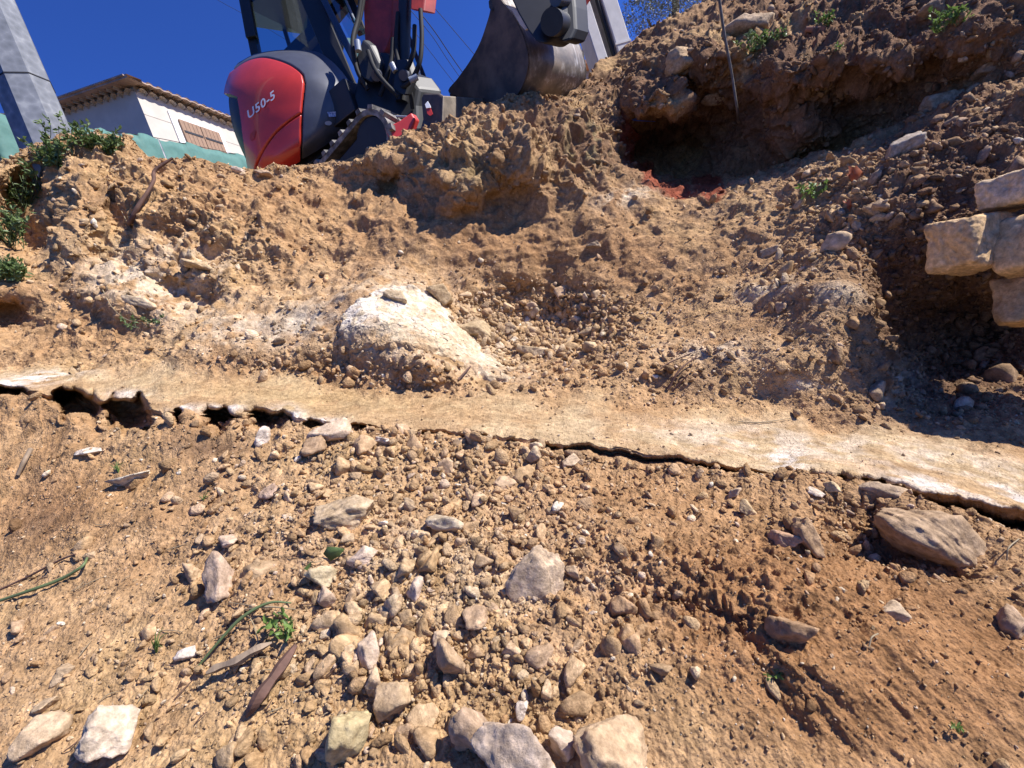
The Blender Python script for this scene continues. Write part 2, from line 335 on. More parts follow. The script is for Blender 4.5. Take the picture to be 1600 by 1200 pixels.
# ---------------------------------------------------------------- stones
def sdist(x, y, line):
    """distance to a polyline and side"""
    best = np.full(x.shape, 1e9)
    for (x0, y0), (x1, y1) in zip(line[:-1], line[1:]):
        t = np.clip(((x-x0)*(x1-x0)+(y-y0)*(y1-y0))/((x1-x0)**2+(y1-y0)**2+1e-9), 0, 1)
        best = np.minimum(best, np.hypot(x-x0-t*(x1-x0), y-y0-t*(y1-y0)))
    return best
def inside(x, y, poly):
    c = np.zeros(x.shape, bool); n = len(poly)
    for i in range(n):
        x0, y0 = poly[i]; x1, y1 = poly[(i+1) % n]
        c ^= ((y0 > y) != (y1 > y)) & (x < (x1-x0)*(y-y0)/(y1-y0+1e-12)+x0)
    return c
_ico = {}
def ico(n):
    if n not in _ico:
        bm = bmesh.new(); bmesh.ops.create_icosphere(bm, subdivisions=n, radius=1.0)
        _ico[n] = (np.array([v.co[:] for v in bm.verts]), np.array([[v.index for v in f.verts] for f in bm.faces])); bm.free()
    return _ico[n]
def rock_shape(sub, seed, planes=11, rough=.05, lo=.36, hi=.75):
    r = np.random.default_rng(seed)
    v, f = ico(sub)
    n = r.normal(size=(planes, 3)); n /= np.linalg.norm(n, axis=1)[:, None]
    d = r.uniform(lo, hi, planes)
    dt = np.maximum(v@n.T, 1e-3)
    q = d/dt; kk = 85.0
    rad = -np.log(np.exp(-kk*np.minimum(q, 3)).sum(1)+np.exp(-kk*1.0))/kk     # soft intersection of planes
    p = v*rad[:, None]
    s = float(seed % 97)*3.7
    if sub >= 3:
        nn = pn(p+s, .9)*.08+pn(p+s, .4)*rough*1.2+pn(p+s, .17)*rough*.9-np.abs(pn(p+s, .33))*rough*1.0
        if sub >= 4: nn = nn+pn(p+s, .07)*rough*.35+pn(p+s, .035)*rough*.2
        p = p*(1+nn)[:, None]
    return p, f
def rand_rot(r, n):
    q = r.normal(size=(n, 4)); q /= np.linalg.norm(q, axis=1)[:, None]
    w, x, y, z = q.T
    return np.stack([np.stack([1-2*(y*y+z*z), 2*(x*y-z*w), 2*(x*z+y*w)], -1), np.stack([2*(x*y+z*w), 1-2*(x*x+z*z), 2*(y*z-x*w)], -1), np.stack([2*(x*z-y*w), 2*(y*z+x*w), 1-2*(x*x+y*y)], -1)], 1)
def gm(L):
    return sum(gzv(*a[:5])*a[5] for a in L)
def gzv(x, y, rx, ry, rot): return gz(x, y, rx, ry, rot)
bmask = 1-np.clip(1.5*(gz(640,500,85,45,15)+gz(720,545,60,25,35)), 0, .97)
inview = bmask*((vp_x > -60) & (vp_x < 1660) & (vp_y < 1230) & (vp_y > -60) & (under < .5))
LEDGE2 = ledge
dens_fine = (.45+gm([(700,950,420,260,0,1.3),(820,520,150,60,0,1.2),(1400,310,280,120,-25,1.0),(1480,520,150,130,0,.8),(300,1000,400,200,0,.7),(1250,1000,400,200,0,.5),(1100,520,260,70,0,.6),(100,820,300,120,0,.5)]))*(1-.72*LEDGE2)*inview
dens_med = (.03+gm([(650,930,270,230,0,2.2),(650,760,200,70,0,1.0),(830,512,115,45,0,7.0),(1430,290,200,90,-27,.9),(1480,540,140,110,0,.8),(200,1080,280,120,0,.4),(1330,860,110,60,20,.9),(1250,880,260,120,10,.15),(1250,90,300,90,-15,.9),(1080,570,120,30,0,.25),(250,380,260,110,15,.25),(480,590,140,20,0,.4)]))*(1-LEDGE2)*inview
def lobes(L, base=0): return (base+gm(L))*(1-LEDGE2)*inview
PAL = np.array([[.52,.38,.24],[.60,.47,.33],[.46,.33,.20],[.66,.56,.44],[.56,.44,.35],[.50,.36,.25],[.42,.27,.15],[.74,.68,.60]])
PAL = PAL*np.array([1, .975, .90])
PWT = np.array([.24,.16,.2,.09,.10,.1,.09,.02])
def scatter(name, n, dens, smin, smax, alpha, sub, seed, nb=24, sink=.22, own=.6, label=None, cat=None):
    r = np.random.default_rng(seed)
    p = np.maximum(dens, 0)*(np.clip(vd/1.8, .6, 1.6)); p = p/p.sum()
    idx = r.choice(len(p), n, p=p)
    base = [rock_shape(sub, 1000+seed*50+i, 8, .05, .28, .65) for i in range(nb)]
    k = r.integers(0, nb, n)
    BV = np.stack([b[0] for b in base]); Fb = base[0][1]
    s = smin*(1-r.random(n)*(1-(smax/smin)**(-alpha)))**(-1/alpha)
    s = s*np.clip(vdep[idx]/1.7, .75, 1.35)
    asp = np.stack([np.ones(n), r.uniform(.6, .95, n), r.uniform(.45, .8, n)], 1)
    R = rand_rot(r, n)
    v = BV[k]*asp[:, None, :]*s[:, None, None]
    v = np.einsum('nij,nvj->nvi', R, v)
    v = v+(V[idx]+nrm2[idx]*(s*sink)[:, None])[:, None, :]
    m = Fb.shape[0]; nv = BV.shape[1]
    f = (Fb[None]+(np.arange(n)*nv)[:, None, None]).reshape(-1, 3)
    vw = W(v.reshape(-1, 3)); me = raw_mesh(name, vw, f, False)
    c = PAL[r.choice(len(PAL), n, p=PWT/PWT.sum())]
    g = tint[idx]*r.uniform(.75, 1.15, (n, 1))
    w = (r.random((n, 1)) < own)*r.uniform(.6, 1, (n, 1)); w = np.maximum(w, np.clip(gz(1480,520,150,160)+gz(1250,120,400,120,-18), 0, .9)[idx][:, None]); c = (g*w+c*(1-w))*r.uniform(.8, 1.15, (n, 1))  # gravel in the bank and recess follows the ground colour darkened for shade
    a4 = np.ones((n, nv, 4), np.float32); a4[:, :, :3] = c[:, None, :]
    at_ = me.attributes.new('tint', 'FLOAT_COLOR', 'POINT'); at_.data.foreach_set('color', a4.ravel())
    me.materials.append(M_SOIL)
    o = bpy.data.objects.new(name, me); COL.objects.link(o); tag(o, label, cat, kind='stuff'); return o
scatter('gravel', 56000, dens_fine, .0022, .013, 1.6, 1, 1, label='fine brown gravel and soil crumbs strewn over the dug slope', cat='gravel')
scatter('pebbles', 19000, dens_med, .008, .046, 1.9, 2, 2, own=.75, label='loose tan pebbles and clods lying all over the slope', cat='pebbles')
# the small gravel is icospheres of 42 points: plenty at this size
def rock(name, px, py, w, h, rot, col, seed, label=None, cat='stone', group=None, deep=.75, sub=4, rough=.075, lift=.12, planes=10, lo=.34, hi=.72, dshift=0, mat=None, parent=None, d=None, smooth=True):
    k = at(px, py+h*.25)
    dd = (vdep[k] if d is None else d)
    v, f = rock_shape(sub, seed, planes, rough, lo, hi)
    v = v/np.abs(v).max(0)
    a, c_ = w/2*dd/FPX, h/2*dd/FPX
    v = v*np.array([a, (a+c_)*.5*deep*1.3, c_])
    an = math.radians(-rot); R = np.array([[math.cos(an), 0, -math.sin(an)], [0, 1, 0], [math.sin(an), 0, math.cos(an)]])
    v = v@R.T
    ctr = P(px, py, dd+dshift-(lift*c_ if d is None else 0)+(a+c_)*.08)
    o = add(name, v+ctr, f, mat or M_ROCK, parent, smooth)
    mx_ = .44 if sum(col) > 1.05 else .08; cc = np.array(col)*(1-mx_)+np.array([.47,.335,.20])*mx_; o.color = (*cc.tolist(), 1)
    if parent is None: tag(o, label, cat, group)
    return o
TAN, PTAN, PINK, LIME, BROWN, GRYS, WHT, YEL = (.52,.38,.24), (.62,.49,.35), (.52,.40,.33), (.70,.62,.52), (.40,.27,.16), (.44,.38,.34), (.80,.76,.72), (.55,.44,.24)
STONES = [
 ('stone',345,908,84,70,40,PINK,11,'pinkish brown angular stone standing up on the left gravel with a black shadow beneath it'),
 ('stone',300,893,42,34,20,TAN,12,'small tan stone leaning behind the upright angular stone at left'),
 ('stone',190,1140,104,100,-12,LIME,13,'large pale limestone lump half buried near the bottom left corner'),
 ('stone',62,1145,76,70,-20,(.58,.46,.33),14,'buried tan stone at the bottom left corner beside the large pale lump'),
 ('stone',800,1175,150,130,30,(.50,.43,.38),15,'big smooth grey stone cut by the bottom edge of the picture'),
 ('stone',960,1170,140,84,10,(.55,.41,.27),16,'rough broad brown stone at the bottom edge right of the big smooth grey one'),
 ('stone',880,1165,44,58,-15,(.62,.54,.48),17,'pale squarish stone wedged right of the big smooth grey one'),
 ('stone',818,1106,26,36,15,WHT,18,'white splinter of stone standing above the big smooth grey one'),
 ('slab',838,915,92,120,28,(.60,.48,.36),19,'flat pale slab lying on the slope right of the rubble heap'),
 ('stone',505,902,52,44,-8,(.62,.56,.38),20,'pale yellowish stone below the dark green leaf'),
 ('stone',572,868,66,34,-12,(.74,.60,.50),21,'pale pink stone just right of the dark green leaf'),
 ('stone',508,935,36,40,-35,(.56,.43,.34),22,'reddish tan stone tucked below the pale yellowish one'),
 ('stone',694,818,66,34,-5,(.56,.50,.38),23,'flat greenish grey stone overhanging a dark gap in the upper rubble'),
 ('stone',783,758,50,26,0,(.60,.45,.31),24,'flat tan stone below the middle of the shelf edge'),
 ('stone',650,925,32,44,15,(.70,.58,.50),25,'small pale pink stone in the middle of the rubble heap'),
 ('stone',577,1016,36,60,-5,(.56,.46,.38),26,'upright oval pinkish grey stone in the rubble heap'),
 ('stone',582,1070,44,54,20,(.60,.46,.32),27,'rounded tan stone right under the upright oval one'),
 ('stone',690,995,34,28,0,(.66,.52,.38),28,'pale round stone in front of a hollow in the rubble'),
 ('stone',700,1035,58,78,8,(.46,.33,.21),29,'brown block of stone in the centre of the rubble'),
 ('stone',615,1090,56,74,-10,(.48,.36,.23),30,'crumbling brown clod below the rounded tan stone'),
 ('stone',735,1140,84,90,0,(.46,.34,.24),31,'dark brown stone in the shade left of the big smooth grey one'),
 ('stone',745,968,52,42,15,(.48,.34,.22),32,'brown stone with a hollow dark face above the rubble centre'),
 ('stone',545,1150,60,110,10,(.56,.50,.28),33,'yellow ochre crumbly stone at the bottom edge left of centre'),
 ('stone',292,1020,32,32,-30,WHT,34,'white stone with a rounded top on the left gravel'),
 ('stone',512,678,86,48,-6,(.66,.53,.42),35,'big pale pink rock leaning on the broken shelf edge'),
 ('stone',485,700,52,40,0,(.38,.26,.16),36,'dark brown rock under the big pale pink rock at the shelf edge'),
 ('stone',570,696,46,34,-5,(.50,.34,.20),37,'brown rounded stone right of the big pale pink rock'),
 ('stone',600,688,32,18,-5,WHT,38,'white chalky stone right of the brown rounded one below the shelf'),
 ('stone',408,684,38,28,-40,WHT,39,'white splinter of chalk under the pale hole in the shelf'),
 ('stone',204,750,72,22,-20,(.62,.60,.52),40,'long flat pale grey stone on the left slope beside the grass sprig'),
 ('stone',142,706,40,14,0,(.66,.64,.60),41,'small flat pale grey stone under the left shelf holes'),
 ('stone',545,800,110,60,5,(.48,.39,.27),42,'large crumbly brown stone in the upper left of the rubble'),
 ('stone',418,770,42,24,-20,(.46,.33,.24),43,'stone shading a black gap left of the rubble heap'),
 ('stone',893,718,34,22,-8,(.66,.53,.38),44,'pale tan stone alone below the dark line of the shelf'),
 ('stone',832,714,30,34,0,(.52,.42,.30),45,'upright tan stone touching the soil under the shelf middle'),
 ('stone',1452,836,180,100,44,(.36,.26,.17),46,'huge dark brown boulder half buried under the right end of the shelf'),
 ('stone',1372,768,86,34,4,(.42,.32,.22),47,'brown cloddy stone in the hollow under the right part of the shelf'),
 ('stone',1268,842,40,74,-24,(.44,.30,.18),48,'upright brown oblong stone left of the dark hollow at right'),
 ('stone',1225,842,48,38,15,(.46,.30,.20),49,'reddish round stone next to the upright oblong one'),
 ('stone',1163,795,36,30,15,(.50,.38,.22),50,'yellowish brown stone on the soil bank left of the dark hollow'),
 ('stone',1147,769,26,20,0,(.58,.46,.34),51,'small pale stone above the yellowish brown one'),
 ('stone',1298,760,30,18,0,(.62,.52,.32),52,'small yellow stone at the broken shelf edge at right'),
 ('stone',1275,770,30,16,10,(.66,.60,.54),53,'small grey white stone left of the small yellow one'),
 ('stone',1398,955,52,34,5,(.54,.44,.32),54,'tan stone with a white chipped side below the dark hollow'),
 ('stone',1580,968,46,56,0,(.42,.30,.20),55,'brown clod at the right edge below the boulder'),
 ('stone',975,950,44,44,0,(.40,.26,.15),56,'dark brown earth clod right of the flat pale slab'),
 ('stone',1240,985,76,48,0,(.34,.22,.13),57,'dark earth clod in the middle of the right soil bank'),
 ('stone',355,848,38,24,0,(.64,.50,.40),58,'pale pink stone above the upright angular stone at left'),
 ('stone',75,1098,44,24,-20,(.54,.42,.28),59,'oblong tan stone above the bottom left corner'),
 ('stone',100,1050,56,26,-22,(.48,.37,.25),60,'long tan stone casting a dark shadow near the left edge'),
 ('stone',620,465,46,30,0,(.58,.48,.33),161,'tan stone sitting at the upper end of the hollow behind the white boulder'),
 ('stone',742,515,58,36,12,(.44,.34,.21),162,'big brown rounded stone in the hollow right behind the white boulder'),
 ('stone',800,515,34,24,0,(.50,.39,.26),163,'rounded stone in the middle of the hollow rubble'),
 ('stone',832,550,54,24,5,(.52,.42,.28),164,'flat stone at the lowest point of the hollow'),
 ('stone',693,463,54,34,10,(.44,.33,.20),165,'angular brown stone at the left rim of the hollow'),
 ('stone',915,518,34,20,-20,(.48,.37,.24),166,'stone at the right end of the hollow rubble'),
 ('stone',930,384,30,14,5,(.36,.27,.18),167,'single dark stone on the smooth slope above the hollow'),
 ('stone',372,268,22,14,0,(.74,.66,.60),168,'small white stone on the crest beside the red digger'),
 ('stone',410,272,40,12,8,(.50,.37,.27),169,'flat brown stone on the crest just under the red digger'),
 ('stone',1470,160,60,36,-20,(.42,.33,.24),170,'tan stone on the rim of the slope above the rubble at right'),
 ('stone',1410,228,70,44,-25,(.40,.35,.30),171,'grey rock sticking out where the shaded bank meets the rubble'),
 ('stone',1165,45,80,44,-20,(.46,.35,.24),172,'large tan rock on the crest left of the steel rod'),
 ('stone',1060,98,60,40,-20,(.42,.31,.20),173,'brown rock in the bank just left of the steel rod'),
 ('stone',1540,108,90,34,-25,(.40,.29,.20),174,'long brown rock at the upper right edge of the slope'),
 ('stone',1200,392,36,18,-25,(.46,.36,.25),175,'grey brown stone on the rubble slope above the mound'),
 ('stone',1460,20,70,30,-20,(.36,.25,.17),176,'dark clod at the top right of the bank'),
 ('stone',310,415,60,18,20,(.56,.44,.28),177,'layered ochre rock ledge above a dark gap on the left bank'),
 ('stone',215,470,72,18,18,(.60,.50,.36),178,'pale rock ledge jutting from the left bank'),
 ('stone',1120,150,46,22,-10,(.40,.31,.22),179,'stone poking out of the shaded bank at the foot of the steel rod'),
 ('stone',1290,140,50,26,-20,(.40,.28,.18),180,'tan clod catching light in the middle of the shaded bank'),
]
for s in STONES:
    flat = s[0] == 'slab'
    rock('stone_slab' if flat else s[0], s[1], s[2], s[3], s[4], s[5], s[6], s[7], s[8], sub=5 if s[3] > 90 else 4, deep=.22 if flat else .75, lo=.6 if flat else .34, dshift=.02 if flat else (.05 if s[6] == 46 else 0))
# pale boulder: its bare face stands a little proud of the soil that buries the rest
BP = [(529,520),(536,492),(560,462),(600,449),(652,446),(690,470),(722,512),(760,552),(810,590),(770,600),(700,560),(640,548),(575,545),(545,560)]
bi = sdist(vp_x.reshape(NR, NC), vp_y.reshape(NR, NC), BP+BP[:1]).ravel(); ins = inside(vp_x, vp_y, BP) & (np.arange(NR*NC)//NC < sum(cnt)-200)
bw = np.where(ins, bi, -bi)+6*pn(Vn, .08, 51.)+4*pn(Vn, .03, 52.)
near_ = bw > -9
BV_ = PF.reshape(-1, 3)+nrm*(big*.05+mid*.02+.012*np.abs(pn(Vn, .13, 61.))+.006*pn(Vn, .05, 62.)+.0025*pn(Vn, .02, 63.))[:, None]
BV_ = np.where((sstep(-9, 8, bw) > 0)[:, None], BV_+nrm2*(-.045+.062*sstep(-9, 9, bw))[:, None], BV_)
qi = F[:(NR-1)*(NC-1)]; kq = near_[qi].all(1); fq = qi[kq]; uu, inv = np.unique(fq, return_inverse=True)
b = add('boulder', BV_[uu], inv.reshape(fq.shape), M_SOIL, None, True)
wt = np.clip(gz(600,475,75,28,-5)*1.3+gz(670,480,40,40,40)+gz(745,560,40,22,40)*.9+gz(545,515,22,22)*.8, 0, 1)*sstep(-.45, .25, pat)
bt = np.array([.60,.49,.34])*(1-wt[:, None])+np.array([.72,.665,.58])*wt[:, None]; so = (sstep(0, .5, gz(620,560,120,28,10)+.4*pat))[:, None]*.8; bt = bt*(1-so)+SOIL*so
ba = b.data.attributes.new('tint', 'FLOAT_COLOR', 'POINT'); b4 = np.ones((len(uu), 4), np.float32); b4[:, :3] = bt[uu]; ba.data.foreach_set('color', b4.ravel())
tag(b, 'white dusted limestone boulder bulging out of the slope above the shelf', 'boulder')
# squared blocks stacked at the right edge
BL = (.44,.33,.19)
def block(px, py, w, h, rot, d, col, seed, label, deep=.8):
    v, f = ico(6 if seed == 5 else 5); rr = np.random.default_rng(seed)
    pl = np.concatenate([np.eye(3), -np.eye(3)])+rr.normal(size=(6, 3))*.10; pl = np.concatenate([pl, rr.normal(size=(7, 3))]); pl /= np.linalg.norm(pl, axis=1)[:, None]
    pd = np.concatenate([np.full(6, .62), rr.uniform(.80, .98, 7)]); q_ = pd/np.maximum(v@pl.T, 1e-3); kk = 13.0
    v = v*(-np.log(np.exp(-kk*np.minimum(q_, 3)).sum(1))/kk)[:, None]; v = v/np.abs(v).max(0)*.98
    s = seed*1.3
    v = v*(1+pn(v+s, .8)*.11+pn(v+s, .3)*.045+pn(v+s, .12)*.024+pn(v+s,.05)*.012-np.abs(pn(v+s,.3))*.05)[:, None]+np.stack([v[:, 2]*.12, v[:, 0]*.05, v[:, 0]*0], 1)
    a, c_ = w/2*d/FPX, h/2*d/FPX
    v = v*np.array([a, (a+c_)/2*deep, c_]); an = math.radians(-rot)
    v = v@np.array([[math.cos(an), 0, -math.sin(an)], [0, 1, 0], [math.sin(an), 0, math.cos(an)]]).T
    yw = math.radians(20); v = v@np.array([[math.cos(yw), -math.sin(yw), 0], [math.sin(yw), math.cos(yw), 0], [0, 0, 1]]).T
    o = add('stone_block', v+P(px, py, d), f, M_ROCK, None, True); o.color = (*col, 1); tag(o, label, 'stone block'); return o
block(1590, 296, 128, 66, -8, 2.08, (.64,.50,.34), 3, 'upper squared tan block with a bright top edge at the right side of the slope')
block(1512, 382, 108, 92, -6, 2.12, (.64,.45,.25), 5, 'ochre squared block overhanging the dark cavity, left under the upper block')
block(1612, 385, 110, 100, 5, 2.02, (.64,.45,.25), 7, 'ochre block cut by the right edge of the picture beside the overhanging one')
block(1625, 470, 130, 80, 0, 2.08, (.50,.34,.18), 9, 'lowest brown block at the right edge, mostly in shade')
block(1725, 215, 180, 120, -15, 2.05, (.50,.38,.22), 13, 'big squared block outside the right edge leaning on the rubble slope')
block(1765, 360, 210, 190, -10, 1.9, (.50,.38,.2), 11, 'squared block outside the right edge next to the stacked ochre blocks')
# many look-alike stones: individuals share their mesh
protos = []
for i in range(10):
    v, f = rock_shape(3, 500+i, 9, .03, .27, .60)
    v = v/np.abs(v).max(); me = raw_mesh('stone', v, f, False); me.materials.append(M_STONE); protos.append(me)
def stones(n, dens, smin, smax, seed, label, group, alpha=1.5):
    r = np.random.default_rng(seed)
    p = np.maximum(dens, 0)*np.clip(vd/1.8, .6, 1.6); p /= p.sum(); idx = r.choice(len(p), n, p=p)
    first = {}
    for i, k in enumerate(idx):
        if 300 < vp_x[k] < 480 and 985 < vp_y[k] < 1130: continue
        if any(abs(vp_x[k]-q[1]) < q[3]*.6 and abs(vp_y[k]-q[2]) < q[4]*.6 for q in STONES): continue
        j = int(r.integers(0, 10)); s = smin*(1-r.random()*(1-(smax/smin)**(-alpha)))**(-1/alpha)
        if j not in first:
            o = bpy.data.objects.new('stone', protos[j]); tag(o, label, 'stone', group); first[j] = o
        else: o = first[j].copy()
        COL.objects.link(o)
        o.location = W(V[k]+nrm2[k]*s*.08); q = r.normal(size=4); o.rotation_mode = 'QUATERNION'; o.rotation_quaternion = (q/np.linalg.norm(q)).tolist()
        o.scale = (s, s*r.uniform(.65, .95), s*r.uniform(.5, .85))
        w_ = .5+.45*float(min(1, gz(1480,520,140,150)[k]+gz(1250,120,380,110,-18)[k])) if 'right' in label else (.25 if 'hollow' in label else .62)  # right-hand stones take on more of the shade painted into the ground
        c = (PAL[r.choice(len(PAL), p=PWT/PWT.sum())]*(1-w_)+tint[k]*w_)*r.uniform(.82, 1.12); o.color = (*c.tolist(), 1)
stones(215, lobes([(650,980,230,190,0,1.0),(600,770,170,60,0,.6),(250,1050,260,130,0,.12)]), .028, .066, 21, 'one of the many loose tan stones in the rubble heap in the foreground', 'loose stones of the foreground rubble')
stones(80, lobes([(830,512,105,40,0,1.0)]), .045, .100, 22, 'one of the rounded brown stones filling the hollow above the shelf', 'stones filling the hollow')
stones(66, lobes([(1430,290,190,80,-28,1.0),(1480,560,120,60,0,.5),(1300,380,120,40,-20,.4)]), .038, .100, 23, 'one of the loose brown stones on the rubble slope at right', 'loose stones of the right slope')

# ---------------------------------------------------------------- building helpers
def hframe(deg):
    a = math.radians(deg); r = np.array([1.0, 0, 0])-U*U[0]; r /= np.linalg.norm(r); b = np.cross(U, r)
    fx = math.cos(a)*r-math.sin(a)*b; return fx, np.cross(U, fx)
def ext(name, poly, d, vec, mat, parent=None, bev=.012, smooth=False):
    """outline at its distance (one per point or one for all) given a real thickness along vec"""
    n = len(poly); ds = d if isinstance(d, (list, tuple)) else [d]*n
    a = np.array([P(p[0], p[1], q) for p, q in zip(poly, ds)]); b = a+np.asarray(vec)
    v = np.concatenate([a, b])
    f = [list(range(n)), list(range(2*n-1, n-1, -1))]+[[i, i+n, (i+1) % n+n, (i+1) % n] for i in range(n)]
    o = add(name, v, f, mat, parent, smooth)
    bm = bmesh.new(); bm.from_mesh(o.data); bmesh.ops.recalc_face_normals(bm, faces=bm.faces)
    bmesh.ops.triangulate(bm, faces=[q for q in bm.faces if len(q.verts) > 4]) if n > 12 else None
    bm.to_mesh(o.data); bm.free()
    if bev and n <= 12:
        m = o.modifiers.new('bevel', 'BEVEL'); m.width = bev; m.segments = 2; m.limit_method = 'ANGLE'
    return o
def smooth_pts(pts, k=6):
    p = np.array(pts, float)
    if len(p) < 3: return p
    q = np.concatenate([[2*p[0]-p[1]], p, [2*p[-1]-p[-2]]]); out = []
    for i in range(1, len(q)-2):
        for j in range(k):
            t = j/k; a, b, c, d = q[i-1], q[i], q[i+1], q[i+2]
            out.append(.5*((2*b)+(-a+c)*t+(2*a-5*b+4*c-d)*t*t+(-a+3*b-3*c+d)*t**3))
    out.append(p[-1]); return np.array(out)
def tubes(name, lines, mat, parent=None, seg=8, smooth=True):
    """lines: list of (points in survey frame, radius or radii)"""
    V_, F_ = [], []; o = 0
    for pts, rad in lines:
        p = np.array(pts, float); n = len(p); r = np.full(n, rad) if np.isscalar(rad) else np.interp(np.linspace(0, 1, n), np.linspace(0, 1, len(rad)), rad)
        t = np.gradient(p, axis=0); t /= np.linalg.norm(t, axis=1)[:, None]+1e-9
        ref = np.array([.31, .9, .2]) if abs(t[0]@np.array([.31, .9, .2])) < .85 else np.array([1., 0, 0])
        for i in range(n):
            a = np.cross(t[i], ref); a /= np.linalg.norm(a)+1e-9; b = np.cross(t[i], a)
            for s in range(seg):
                w = 2*math.pi*s/seg; V_.append(p[i]+r[i]*(math.cos(w)*a+math.sin(w)*b))
        for i in range(n-1):
            for s in range(seg):
                F_.append([o+i*seg+s, o+i*seg+(s+1) % seg, o+(i+1)*seg+(s+1) % seg, o+(i+1)*seg+s])
        V_ += V_[o:o+seg]+V_[o+(n-1)*seg:o+n*seg]
        F_.append([o+n*seg+s for s in range(seg)][::-1]); F_.append([o+(n+1)*seg+s for s in range(seg)]); o += (n+2)*seg
    return add(name, np.array(V_), F_, mat, parent, smooth)
def PP(L): return np.array([P(*q) for q in L])
def fbox(name, c, ax, half, mat, parent=None, bev=.01):
    c = np.array(c, float); ax = np.array(ax)
    v = [c+sx*half[0]*ax[0]+sy*half[1]*ax[1]+sz*half[2]*ax[2] for sx in (-1, 1) for sy in (-1, 1) for sz in (-1, 1)]
    o = add(name, np.array(v), [[0, 1, 3, 2], [4, 6, 7, 5], [0, 4, 5, 1], [2, 3, 7, 6], [0, 2, 6, 4], [1, 5, 7, 3]], mat, parent)
    if bev: m = o.modifiers.new('bevel', 'BEVEL'); m.width = bev; m.segments = 2
    return o
M_RED = simple('red_paint', (.56, .040, .024), .36, 0, .12, 6, 0, coat=.4)
M_REDD = simple('red_paint_dusty', (.50, .040, .025), .5, 0, .35, 9)
M_CHAR = simple('charcoal_plastic', (.075, .08, .10), .42, 0, .2, 7)
M_BLK = simple('black_steel', (.016, .016, .018), .5, 0, .3, 10)
M_HOSE = simple('rubber_hose', (.010, .010, .011), .75, 0, .2, 20)
M_RUB = simple('dusty_rubber', (.30, .275, .25), .85, 0, .5, 14, .004, col2=(.09, .085, .08))
M_BLADE = simple('worn_blade_steel', (.27, .22, .165), .65, .2, .4, 12, .003)
M_WHITE = simple('white_paint', (.8, .8, .8), .5, 0, .05, 5)
M_CABL = simple('cab_grey', (.30, .33, .37), .35, 0, .1, 5)
def glass_mat():
    m, t, b = nt('tinted_glass')
    tr = t.nodes.new('ShaderNodeBsdfTransparent'); tr.inputs[0].default_value = (.55, .78, .80, 1)
    gl = t.nodes.new('ShaderNodeBsdfGlossy'); gl.inputs['Roughness'].default_value = .03; gl.inputs[0].default_value = (.8, .9, 1, 1)
    mx = t.nodes.new('ShaderNodeMixShader'); mx.inputs[0].default_value = .10
    t.links.new(tr.outputs[0], mx.inputs[1]); t.links.new(gl.outputs[0], mx.inputs[2]); t.links.new(mx.outputs[0], t.nodes['Material Output'].inputs[0])
    return m
M_GLASS = glass_mat()
def bucket_mat():
    m, t, b = nt('scratched_steel')
    tc = t.nodes.new('ShaderNodeTexCoord'); mp = t.nodes.new('ShaderNodeMapping'); mp.inputs['Rotation'].default_value = (0, .35, 0); mp.inputs['Scale'].default_value = (26, 26, 3.2)
    t.links.new(tc.outputs['Object'], mp.inputs[0]); n = N(t, 'ShaderNodeTexNoise', Scale=1.0, Detail=5, Roughness=.65); t.links.new(mp.outputs[0], n.inputs['Vector'])
    n2 = noise(t, 3.0, 5, .6)
    r = ramp(t, n.outputs['Fac'], [(.50, (0, 0, 0)), (.66, (1, 1, 1))]); r2 = ramp(t, n2.outputs['Fac'], [(.42, (0, 0, 0)), (.62, (1, 1, 1))])
    f = mixc(t, r.outputs[0], r2.outputs[0], 1.0, 'MULTIPLY')
    n3 = noise(t, 6, 4); base = ramp(t, n3.outputs['Fac'], [(.35, (.11, .095, .082)), (.6, (.25, .20, .16))])
    c = mixc(t, base.outputs[0], (.60, .57, .54), f); t.links.new(c, b.inputs['Base Color'])
    b.inputs['Roughness'].default_value = .45; b.inputs['Metallic'].default_value = .1
    bump(t, b, n.outputs['Fac'], .3, .003); return m
M_BUCK = bucket_mat()

# ---------------------------------------------------------------- digger
FXm, FYm = hframe(28); FX0 = FXm; U0 = U
dg = empty('mini_excavator', P(520, 262, 5.2))
tag(dg, 'red and charcoal compact digger with black arm and steel bucket standing on the crest', 'excavator')
# engine cover and counterweight: one bulging shell, cut along its real panel joints
HG = np.array([
 [(372,98,5.5),(400,84,5.4),(440,78,5.3),(480,79,5.2),(500,83,5.15),(520,97,5.1),(535,113,5.1),(548,130,5.15),(566,148,5.3)],
 [(362,112,5.35),(385,97,5.12),(415,87,5.0),(450,84,4.95),(482,89,4.9),(505,103,4.88),(528,121,4.9),(550,140,5.0),(572,155,5.2)],
 [(353,138,5.35),(366,133,5.05),(400,124,4.86),(440,119,4.75),(475,121,4.72),(505,130,4.75),(530,140,4.82),(553,153,4.95),(576,163,5.15)],
 [(352,165,5.36),(364,169,5.05),(395,172,4.84),(435,170,4.73),(473,165,4.70),(505,162,4.73),(533,162,4.80),(558,168,4.9),(580,174,5.1)],
 [(360,205,5.38),(371,211,5.08),(398,214,4.86),(435,209,4.76),(470,200,4.73),(505,190,4.75),(530,184,4.82),(556,184,4.92),(580,186,5.1)],
 [(378,248,5.40),(386,252,5.14),(403,253,4.92),(434,246,4.82),(470,229,4.78),(500,213,4.80),(525,203,4.86),(552,196,4.95),(578,196,5.1)],
 [(393,270,5.45),(399,274,5.25),(412,276,5.05),(438,268,4.96),(470,250,4.92),(500,233,4.92),(524,217,4.95),(550,206,5.0),(576,204,5.12)]], float)
